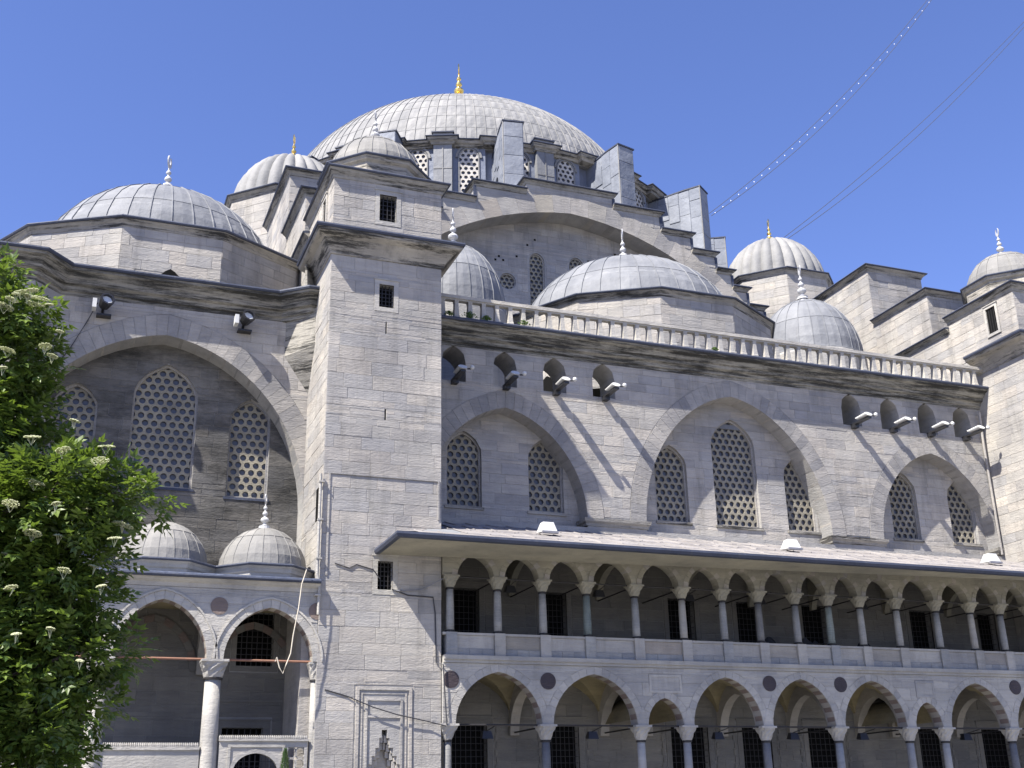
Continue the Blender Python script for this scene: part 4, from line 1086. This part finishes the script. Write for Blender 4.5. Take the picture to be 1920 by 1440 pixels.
# flying buttresses sheathed in lead
for i, (b, br) in enumerate(zip(BUT, BR)):
    ph = R(b); rad = Vector((math.sin(ph), -math.cos(ph), 0)); tan = Vector((math.cos(ph), math.sin(ph), 0))
    O = Vector((DC[0], DC[1], 0)); hw = .62
    f_ = Fr(O-tan*hw, rad)      # faces -tan (left side); u = radius
    zt = (41.65, 41.6, 41.65, 41.45, 41.4)[i]; zi = zt-(.9, .7, .2, .15, .15)[i]
    ri = RD-.1
    zl = 35.3 if i in (1, 2) else 33.
    P = [(ri, zl), (br, zl), (br, zt), (br-1.1, zt), (ri, zi)]
    hl = [arch_poly(RD+1.1, 37.0, 38.3, .5, .6, .05, 10)]
    m = MB(); m.slab(f_, P, hl, 0, 2*hw)
    bt = m.build('flying_buttress', 'leadblue', drum)
    m = MB(); Q = [(br+.08, zt), (br-1.1, zt), (ri, zi)]
    for q in range(2):
        (u0, v0), (u1, v1) = Q[q], Q[q+1]
        m.mesh([f_.p(u, v, d) for v_ in (0, .09) for (u, v, d) in ((u0, v0+v_, -.07), (u1, v1+v_, -.07), (u1, v1+v_, 2*hw+.07), (u0, v0+v_, 2*hw+.07))],
               [(0, 1, 2, 3), (4, 5, 6, 7), (0, 1, 5, 4), (1, 2, 6, 5), (2, 3, 7, 6), (3, 0, 4, 7)])
    m.build('lead_capping', 'leadedge', bt)
    L = br-ri; nc = max(2, round(L/.75))
    def top(u): return zt if u > br-1.1 else zi+(zt-zi)*(u-ri)/(br-1.1-ri)
    for c_ in range(nc):
        ua, ub = ri+L*c_/nc, ri+L*(c_+1)/nc; z = 35.35+.35*(c_ % 2)
        while z < min(top(ua), top(ub))-.15:
            z2 = z+1.3; ta, tb = min(z2, top(ua)), min(z2, top(ub)); mid = (ua+ub)/2
            if not (36.9 < z2 and z < 38.85 and abs(mid-RD-1.1) < .75):
                block('lead_sheet', f_, [(ua+.012, z), (ub-.012, z), (ub-.012, tb-.012), (ua+.012, ta-.012)], bt, 'leadblue', .02+.03*random.random(), 0, .02)
            z = z2
    fe = Fr(O+rad*br, tan); z = 35.35
    while z < zt-.2:
        z2 = min(zt-.02, z+1.3)
        block('lead_sheet', fe, [(-hw+.02, z), (hw-.02, z), (hw-.02, z2-.012), (-hw+.02, z2-.012)], bt, 'leadblue', .03+.02*random.random(), 0, .03); z = z2
    m = MB(); m.tube([f_.p(br, 35.3, -.02), f_.p(br, zt, -.02)], .045, 6); m.build('corner_roll', 'lead', bt)
dome(DC, 42.1, 14.1, 10.8, mosque, 'lead', 128, 13, .07, 'main_dome', 'great pale lead covered main dome with a gilded finial', fin=3.3, finmat='gold', top=59.3)
flush_pieces(mosque)

# ================================================================ things fixed to the mosque
WORDS = ['first', 'second', 'third', 'fourth']
def spotlight(x, label):
    z = 17.85; root = empty('floodlight', (x, YW, z-.25))
    thing(root, label, 'floodlight', 'floodlights standing out from the small wall openings')
    def add(m, n, mt, p=root):
        o = m.build(n, mt, p); o.matrix_parent_inverse = Matrix.Translation(-root.location) if p is root else Matrix(); return o
    m = MB(); m.box(x-.1, x+.1, YW-1.22, YW+.5, z-.14, z-.06); m.box(x-.12, x+.12, YW-.3, YW-.02, z-.28, z-.14); add(m, 'bracket', 'lampblack')
    m = MB(); n = 14; vs = []
    for y in (-1.2, -.45):
        rr = .145 if y < -.6 else .11
        for k in range(n):
            a = 2*math.pi*k/n; vs.append((x-.02+rr*math.cos(a)*1.25, YW+y+.1*math.sin(a), z+.06+rr*.75*math.sin(a)))
    m.mesh(vs, [(k, (k+1) % n, n+(k+1) % n, n+k) for k in range(n)]+[tuple(range(n)), tuple(range(n, 2*n))]); add(m, 'housing', 'white')
    m = MB(); m.lathe((x+.36, YW-1.2, z-.02), [(.04, 0), (.08, .04), (.09, .09), (.07, .14), (.02, .17)], 12); add(m, 'side_lamp', 'white')
    m = MB(); m.tube([(x+.2, YW-1.1, z+.02), (x+.36, YW-1.18, z+.02)], .03, 6); add(m, 'arm', 'lampblack')
labs = ['dark floodlight in the small opening right beside the left tower', 'floodlight in the second small opening from the left tower, in shade',
        'white floodlight in the third small opening, above the left arch shoulder', 'white floodlight in the small opening nearest the left of the large middle arch',
        'white floodlight in the small opening just right of the large middle arch', 'white floodlight above the left shoulder of the right hand arch',
        'white floodlight right above the tip of the right hand arch', 'white floodlight in the last small opening, by the right tower']
for x, l in zip(SM, labs): spotlight(x, l)
def eye_lamp(p, label, s):
    root = empty('floodlight', p); thing(root, label, 'floodlight', 'round floodlights on the wall of the left bay')
    p = Vector(p); d = Vector((.25, -.85, .3)).normalized(); a = d.cross(Vector((0, 0, 1))).normalized(); b = a.cross(d)
    def ringp(off, r): return [p+d*off+a*r*math.cos(2*math.pi*k/8)+b*r*math.sin(2*math.pi*k/8) for k in range(8)]
    m = MB(); L = [ringp(.05, .18), ringp(.5, .27), ringp(.5, .2), ringp(.38, .19)]
    m.mesh(sum(L, []), [(i*8+k, i*8+(k+1) % 8, (i+1)*8+(k+1) % 8, (i+1)*8+k) for i in range(3) for k in range(8)]+[tuple(range(8))])
    o = m.build('housing', 'lampblack', root); o.matrix_parent_inverse = Matrix.Translation(-p)
    m = MB(); m.poly(ringp(.4, .185)); o = m.build('lens', 'lens', root); o.matrix_parent_inverse = Matrix.Translation(-p)
    m = MB(); q = p+Vector((-.28, -.2, -.02)); m.box(q.x-.09, q.x+.05, q.y-.22, q.y+.2, q.z-.18, q.z+.16); o = m.build('ballast_box', 'white', root); o.matrix_parent_inverse = Matrix.Translation(-p)
    m = MB(); m.tube([p, p+Vector((0, .3, -.25))], .05, 6); m.box(p.x-.2, p.x+.3, p.y-.1, p.y+.3, p.z-.34, p.z-.28); o = m.build('bracket', 'lampblack', root); o.matrix_parent_inverse = Matrix.Translation(-p)
eye_lamp((.45, 3.05, 19.0), 'round floodlight on the left bay wall, the one with a cable hanging from it', 1)
eye_lamp((5.4, 3.05, 19.05), 'round floodlight on the sooty wall close to the left tower', 1)
for x, l in ((16.1, 'white box lamp on the gallery roof nearest the left tower'), (26.3, 'white box lamp in the middle of the gallery roof'), (36.0, 'white box lamp on the gallery roof near the right edge')):
    y = .1; z = rz(y); root = empty('roof_lamp', (x, y, z)); thing(root, l, 'floodlight', 'white box lamps on the gallery roof')
    m = MB(); m.mesh([(x-.3, y-.25, z+.02), (x+.3, y-.25, z+.02), (x+.3, y+.3, z+.1), (x-.3, y+.3, z+.1), (x-.2, y-.12, z+.42), (x+.2, y-.12, z+.42), (x+.2, y+.16, z+.42), (x-.2, y+.16, z+.42)], [(0, 1, 5, 4), (1, 2, 6, 5), (2, 3, 7, 6), (3, 0, 4, 7), (4, 5, 6, 7)])
    o = m.build('housing', 'white', root); o.matrix_parent_inverse = Matrix.Translation(-root.location)
    m = MB(); m.box(x-.31, x+.31, y-.3, y-.2, z-.02, z+.06); o = m.build('frame', 'greycable', root); o.matrix_parent_inverse = Matrix.Translation(-root.location)
GL = [(x, 9.25, 'dark lamp box hanging in the upper gallery, %s from the left' % w) for x, w in zip((14.95, 18.4, 22.1, 25.2, 29.9, 33.6), ('first', 'second', 'third', 'fourth', 'fifth', 'sixth'))]
GL += [(x, 4.3, 'dark lamp box hanging in the lower arcade, %s from the left' % w) for x, w in zip((14.0, 17.9, 22.9, 26.1, 29.2, 34.1), ('first', 'second', 'third', 'fourth', 'fifth', 'sixth'))]
for x, z, l in GL:
    y = .9; root = empty('gallery_lamp', (x, y, z)); thing(root, l, 'lamp', 'lamp boxes hanging in the galleries')
    m = MB(); m.mesh([(x-.2, y-.1, z-.16), (x+.2, y-.1, z-.16), (x+.2, y+.18, z-.12), (x-.2, y+.18, z-.12), (x-.13, y-.02, z+.1), (x+.15, y-.02, z+.1), (x+.15, y+.14, z+.1), (x-.13, y+.14, z+.1)], [(3, 2, 1, 0), (0, 1, 5, 4), (1, 2, 6, 5), (2, 3, 7, 6), (3, 0, 4, 7), (4, 5, 6, 7)])
    o = m.build('housing', 'lampblack', root); o.matrix_parent_inverse = Matrix.Translation(-root.location)
    m = MB(); m.tube([(x, y, z+.1), (x, .12, z+.2)], .015, 5); o = m.build('arm', 'lampblack', root); o.matrix_parent_inverse = Matrix.Translation(-root.location)
# dark bundles on the balcony
for x, s, l in ((25.25, .3, 'dark bundle on the balcony between two grey columns, leftmost heap'), (26.85, .34, 'dark peaked bundle on the balcony in the middle'), (27.3, .22, 'small dark bundle beside the peaked one on the balcony'), (29.55, .3, 'dark bundle on the balcony before the recessed wall, rightmost heap')):
    m = MB(); n = 12; vs = []
    for j in range(6):
        for k in range(n):
            a = 2*math.pi*k/n; r_ = s*math.cos(math.pi/2*j/5.2)*(1+.18*math.sin(3*a+x))
            vs.append((x+r_*1.3*math.cos(a), .62+r_*.6*math.sin(a), 7.2+(.3+s)*math.sin(math.pi/2*j/5)*(1+.1*math.sin(2*a+x*3))))
    m.mesh(vs, [(j*n+k, j*n+(k+1) % n, (j+1)*n+(k+1) % n, (j+1)*n+k) for j in range(5) for k in range(n)]+[tuple(5*n+k for k in range(n)), tuple(range(n))])
    m.box(x-s, x+s, .45, .8, 6.6, 7.25)
    thing(m.build('bundle', 'cloth', None), l, 'bundle', 'dark bundles on the balcony')
# cables
def cable(pts, r, mat, label, name='cable', cat='cable'):
    m = MB(); m.tube(pts, r, 6); return thing(m.build(name, mat), label, cat)
F = lambda x, y, Y=-.04: at(x, y, Y)
cable([F(628, 1056), F(655, 1065), F(668, 1058), F(700, 1068), F(712, 1085, -.06)], .018, 'cable', 'thin black cable running across the tower to the small grated window')
cable([F(735, 1105, -.06), F(765, 1116), F(812, 1120), F(816, 1150), F(818, 1243), F(831, 1246, -.2), F(834, 1300, -.2), F(838, 1360, -.2)], .022, 'cable', 'black cable stepping down the tower beside the balcony end')
cable([F(738, 1108, -.06), F(790, 1106), F(830, 1085, -.2)], .018, 'greycable', 'grey cable rising from the small grated window to the upper arcade')
cable([F(609, 1293), F(650, 1305), F(700, 1326, -.15), F(745, 1340, -.15), F(800, 1352, -.12), F(836, 1361, -.2)], .02, 'cable', 'dark cable sloping across the framed niche on the tower')
cable([at(183, 568, 3.0), at(165, 600, 3.22), at(130, 655, 3.22), at(100, 690, 3.22)], .022, 'cable', 'black cable slanting down from the left round floodlight')
cable([at(575, 1068, -.45), at(566, 1095, -.5), at(560, 1140, -.5), at(550, 1190, -.5), at(545, 1225, -.5), at(537, 1245, -.5), at(530, 1263, -.5), at(524, 1252, -.5), at(519, 1232, -.5), at(516, 1240, -.5)], .02, 'cord', 'pale rope dangling from the porch eaves', 'rope', 'rope')
# strings of lights high between the minarets
for j, (a, b, c, bulbs, l) in enumerate((((1330, 400), (1545, 215), (1745, -8), 30, 'string of little white lights running down towards the stepped buttress'), ((1470, 445), (1700, 255), (1935, 25), 0, 'far pair of thin cables on the right of the sky'))):
    Yc = 62; root = empty('light_string', at(*b, Yc)); thing(root, l, 'string lights' if bulbs else 'cable')
    for off in (0, 1):
        pts = []
        for i in range(41):
            t = i/40; x = (1-t)**2*a[0]+2*t*(1-t)*(2*b[0]-.5*(a[0]+c[0]))+t*t*c[0]; y = (1-t)**2*a[1]+2*t*(1-t)*(2*b[1]-.5*(a[1]+c[1]))+t*t*c[1]
            sg = (6+8*math.sin(math.pi*t))*off
            pts.append(at(x+sg*.6, y+sg*.8, Yc))
        m = MB(); m.tube(pts, .032, 4); o = m.build('wire', 'cable', root); o.matrix_parent_inverse = Matrix.Translation(-root.location)
    if bulbs:
        for i in range(bulbs):
            t = (i+.5)/bulbs; x = (1-t)**2*a[0]+2*t*(1-t)*(2*b[0]-.5*(a[0]+c[0]))+t*t*c[0]; y = (1-t)**2*a[1]+2*t*(1-t)*(2*b[1]-.5*(a[1]+c[1]))+t*t*c[1]
            q = at(x+3.5, y+4.5, Yc); m = MB(); m.lathe((q.x, q.y, q.z), [(.02, -.07), (.06, -.03), (.06, .03), (.02, .07)], 6); o = m.build('bulb', 'bulb', root); o.matrix_parent_inverse = Matrix.Translation(-root.location)

# ================================================================ plants
def leafmesh(rng, n_pairs=3, L=.085):
    """a compound elder leaf along +x: list of verts, faces"""
    vs = []; fs = []
    def leaflet(o, ang, s):
        ca, sa = math.cos(ang), math.sin(ang); b = len(vs); dr = -.25*s
        for (u, w_, z) in ((0, 0, 0), (.4, .25, .03), (.4, -.25, .03), (1, 0, -.12), (.4, 0, -.035)):
            x, y = u*s, w_*s; vs.append((o[0]+x*ca-y*sa, o[1]+x*sa+y*ca, o[2]+z*s+rng.uniform(-.004, .004)))
        fs.extend([(b, b+4, b+1), (b, b+2, b+4), (b+4, b+3, b+1), (b+4, b+2, b+3)])
    st_ = L*1.0
    for i in range(n_pairs):
        o = (st_*(.7+i*.75), 0, -.004*i)
        for s in (-1, 1): leaflet(o, s*rng.uniform(.8, 1.15), L*rng.uniform(.85, 1.1))
    leaflet((st_*(.7+(n_pairs-1)*.75), 0, -.01), rng.uniform(-.2, .2), L*1.2)
    b = len(vs); vs.extend([(0, -.002, 0), (0, .002, 0), (st_*2.2, 0, -.01)]); fs.append((b, b+1, b+2))
    return vs, fs
def crown(root, clumps, n, rng, leafs, mat, nobj=300, flowers=0, fl_mat='flower'):
    """clumps: (centre, radius); leaves sit in the outer shells, pointing out and up"""
    tot = sum(r*r for c, r in clumps); items = []
    for c, r in clumps:
        for _ in range(int(n*r*r/tot)):
            d = Vector((rng.gauss(0, 1), rng.gauss(0, 1), rng.gauss(0, 1))).normalized()
            rad = r*(rng.random()**.28)*(1+.22*math.sin(5*d.x+c[0]*3)*math.sin(4*d.z+c[2]*2))
            p = Vector(c)+d*rad
            dirv = (d+Vector((rng.uniform(-.6, .6), rng.uniform(-.6, .6), rng.uniform(-.5, .5)))).normalized()
            upv = (Vector((0, 0, 1))*.9+d*.5+Vector((rng.uniform(-.5, .5), rng.uniform(-.5, .5), 0))).normalized()
            y_ = upv.cross(dirv)
            if y_.length < .1: continue
            y_.normalize(); z_ = dirv.cross(y_); M_ = Matrix((dirv, y_, z_)).transposed().to_4x4(); M_.translation = p
            M_ = M_ @ Matrix.Scale(rng.uniform(.7, 1.2), 4); items.append(M_)
    def key(M_):
        q = px(M_.translation)
        if not q or not (0 < q[0] < W0 and 0 < q[1] < H0): return 1e9
        return (M_.translation-EYE).length
    items.sort(key=key)
    protos = []
    for i, (vs, fs) in enumerate(leafs):
        me = bpy.data.meshes.new('leaf'); me.from_pydata(vs, [], fs); me.materials.append(MAT[mat]); protos.append(me)
    for i, M_ in enumerate(items[:nobj]):
        o = bpy.data.objects.new('leaf', protos[i % len(protos)]); col.objects.link(o); o.parent = root
        o.matrix_parent_inverse = Matrix.Translation(-root.location); o.matrix_world = M_
    V = []; Fc = []
    for i, M_ in enumerate(items[nobj:]):
        vs, fs = leafs[i % len(leafs)]; b = len(V)
        V.extend([tuple(M_ @ Vector(v)) for v in vs]); Fc.extend([tuple(b+k for k in f) for f in fs])
    me = bpy.data.meshes.new('foliage'); me.from_pydata(V, [], Fc); me.materials.append(MAT[mat])
    o = bpy.data.objects.new('foliage', me); col.objects.link(o); o.parent = root; o.matrix_parent_inverse = Matrix.Translation(-root.location); o['kind'] = 'stuff'
rng = random.Random(77)
TY = -24.
tree = empty('elder_tree', (-3.2, TY, 0)); thing(tree, 'leafy green elder tree with flat cream flower clusters at the left edge', 'tree')
clp = [(-20, 560, 75, -24.2), (55, 590, 52, -24.4), (80, 655, 38, -24.1), (20, 680, 95, -24), (45, 765, 60, -23.8), (-15, 820, 110, -24), (95, 862, 50, -23.9), (175, 885, 46, -24.3), (100, 930, 100, -24.6), (225, 925, 52, -24.5), (285, 945, 36, -24.6), (180, 960, 60, -24.4), (0, 980, 140, -24.2), (130, 1030, 90, -24.6), (195, 1055, 46, -24.3), (90, 1130, 110, -24.2), (180, 1140, 60, -24), (230, 1225, 44, -24.1), (130, 1230, 85, -24.4), (10, 1250, 140, -24), (90, 1330, 95, -24.3), (185, 1320, 45, -24), (30, 1430, 130, -24.2), (120, 1410, 55, -24), (-60, 760, 120, -24), (-80, 1000, 160, -23.8), (-80, 1250, 170, -23.9), (-60, 500, 60, -24), (10, 500, 26, -24.3)]
clumps = []
for x, y, r_, Y in clp:
    c = at(x-8, y, Y+.1); s = .84*r_/ (FPX/((c-EYE).dot(fwd)))
    clumps.append((tuple(c), s))
    if r_ > 80: clumps.append(((c.x-.3, c.y+s*.9, c.z-.1), s*.95))
for x, z in ((-3.2, 6.5), (-3.8, 5), (-3.4, 3.5), (-4.6, 4.2), (-4.2, 7.2), (-3.0, 7.9), (-2.4, 2.2)): clumps.append(((x, TY+rng.uniform(-.5, .8), z), .95))
leafs = [leafmesh(rng, k, l) for k, l in ((2, .1), (3, .088), (2, .108), (3, .095))]
crown(tree, clumps, 27000, rng, leafs, 'leaf')
m = MB(); m.tube([(-3.2, TY, 0), (-3.15, TY, 1.2), (-3.0, TY+.1, 2.4), (-2.9, TY, 3.8), (-2.8, TY, 5.4)], [.2, .17, .13, .09, .04], 10)
o = m.build('trunk', 'bark', tree); o.matrix_parent_inverse = Matrix.Translation(-tree.location)
for c, r_ in clumps[::2]:
    c = Vector(c); st_ = Vector((-3.0, TY, max(.9, min(5, c.z-1.0)))); mid = (st_+c)/2+Vector((0, 0, -.15))
    m = MB(); m.tube([st_, mid, c, c+Vector((.2*r_, 0, .5*r_))], [.05, .035, .018, .006], 6); o = m.build('branch', 'bark', tree); o.matrix_parent_inverse = Matrix.Translation(-tree.location)
# flower heads
fls = [(30, 552), (52, 556), (66, 572), (8, 575), (40, 548), (75, 560), (22, 562), (92, 572), (60, 545), (112, 622), (98, 668), (15, 657), (85, 650), (185, 866), (268, 893), (200, 838), (5, 690), (118, 845), (260, 901), (105, 945), (165, 955), (20, 945), (60, 1000), (230, 985), (20, 1102), (95, 1180), (150, 1240), (175, 1063), (120, 1070), (30, 1190), (190, 1100), (140, 790), (60, 820), (10, 1040), (110, 1005), (215, 1010), (65, 905)]
for i, (x, y) in enumerate(fls):
    p = at(x, y, TY-1.0-rng.uniform(-.5, .2)); Rr = rng.choice((.045, .06, .075, .1))*rng.uniform(.85, 1.15)
    m = MB(); tl = rng.uniform(0, 6.28)
    for _ in range(150):
        a = rng.uniform(0, 6.28); rr = Rr*math.sqrt(rng.random()); s = rng.uniform(.006, .011)
        q = (p.x+rr*math.cos(a), p.y+rr*math.sin(a), p.z+.012*math.cos(rr/Rr*1.5)+rr*.25*math.cos(a-tl)+rng.uniform(-.006, .006))
        m.mesh([(q[0]-s, q[1]-s, q[2]), (q[0]+s, q[1]-s, q[2]+.002), (q[0]+s, q[1]+s, q[2]), (q[0]-s, q[1]+s, q[2]+.003), (q[0], q[1], q[2]+s)], [(0, 1, 4), (1, 2, 4), (2, 3, 4), (3, 0, 4)])
    for _ in range(5):
        a = rng.uniform(0, 6.28); m.tube([(p.x, p.y, p.z-.09), (p.x+Rr*.6*math.cos(a), p.y+Rr*.6*math.sin(a), p.z-.005)], .002, 3)
    o = m.build('flower_cluster', 'flower', tree); o.matrix_parent_inverse = Matrix.Translation(-tree.location)
# clipped conifer in front of the porch screen
con = empty('conifer', (6.85, -1.2, 0)); thing(con, 'small pointed green conifer in front of the porch screen', 'shrub')
m = MB()
for _ in range(2600):
    z = 3.62*(rng.random()**.8); r_ = max(.02, .5*(1-z/3.68)**.75)*(.75+.35*rng.random()); a = rng.uniform(0, 6.28); s = rng.uniform(.03, .06)
    q = Vector((6.85+r_*math.cos(a), -1.2+r_*math.sin(a), z+.05)); d = Vector((math.cos(a)*.4, math.sin(a)*.4, 1)).normalized()*s*1.6; t = Vector((-math.sin(a), math.cos(a), rng.uniform(-.4, .4)))*s*.4
    m.poly([q-t, q+t, q+d])
o = m.build('foliage', 'conifer', con, kind='stuff'); o.matrix_parent_inverse = Matrix.Translation(-con.location)
m = MB(); m.tube([(6.85, -1.2, 0), (6.85, -1.2, 3.3)], [.06, .01], 8); o = m.build('trunk', 'bark', con); o.matrix_parent_inverse = Matrix.Translation(-con.location)
for x, s, l in ((13.2, .2, 'dark green weed growing at the left end of the balustrade'), (14.05, .28, 'bushy green weed growing below the third baluster'), (14.75, .2, 'small weed beside the bushy one under the balustrade'), (16.35, .22, 'bright green weed growing on the cornice lead'), (25.1, .14, 'tiny green tuft on the cornice above the middle arch')):
    m = MB()
    for _ in range(160):
        a = rng.uniform(0, 6.28); e = rng.uniform(.2, 1.5); r_ = s*rng.random()**.5
        q = Vector((x+r_*math.cos(a)*math.cos(e)*1.3, 2.42+.3*r_*math.sin(a)*math.cos(e), 20.16+r_*math.sin(e))); t = Vector((rng.uniform(-1, 1), rng.uniform(-1, 1), rng.uniform(-1, 1))).normalized()*.035; u = Vector((rng.uniform(-1, 1), rng.uniform(-1, 1), rng.uniform(-1, 1))).normalized()*.05
        m.poly([q-t, q+u*.6, q+t, q-u*.6])
    thing(m.build('weed', 'weed'), l, 'weed', 'weeds growing along the balustrade')
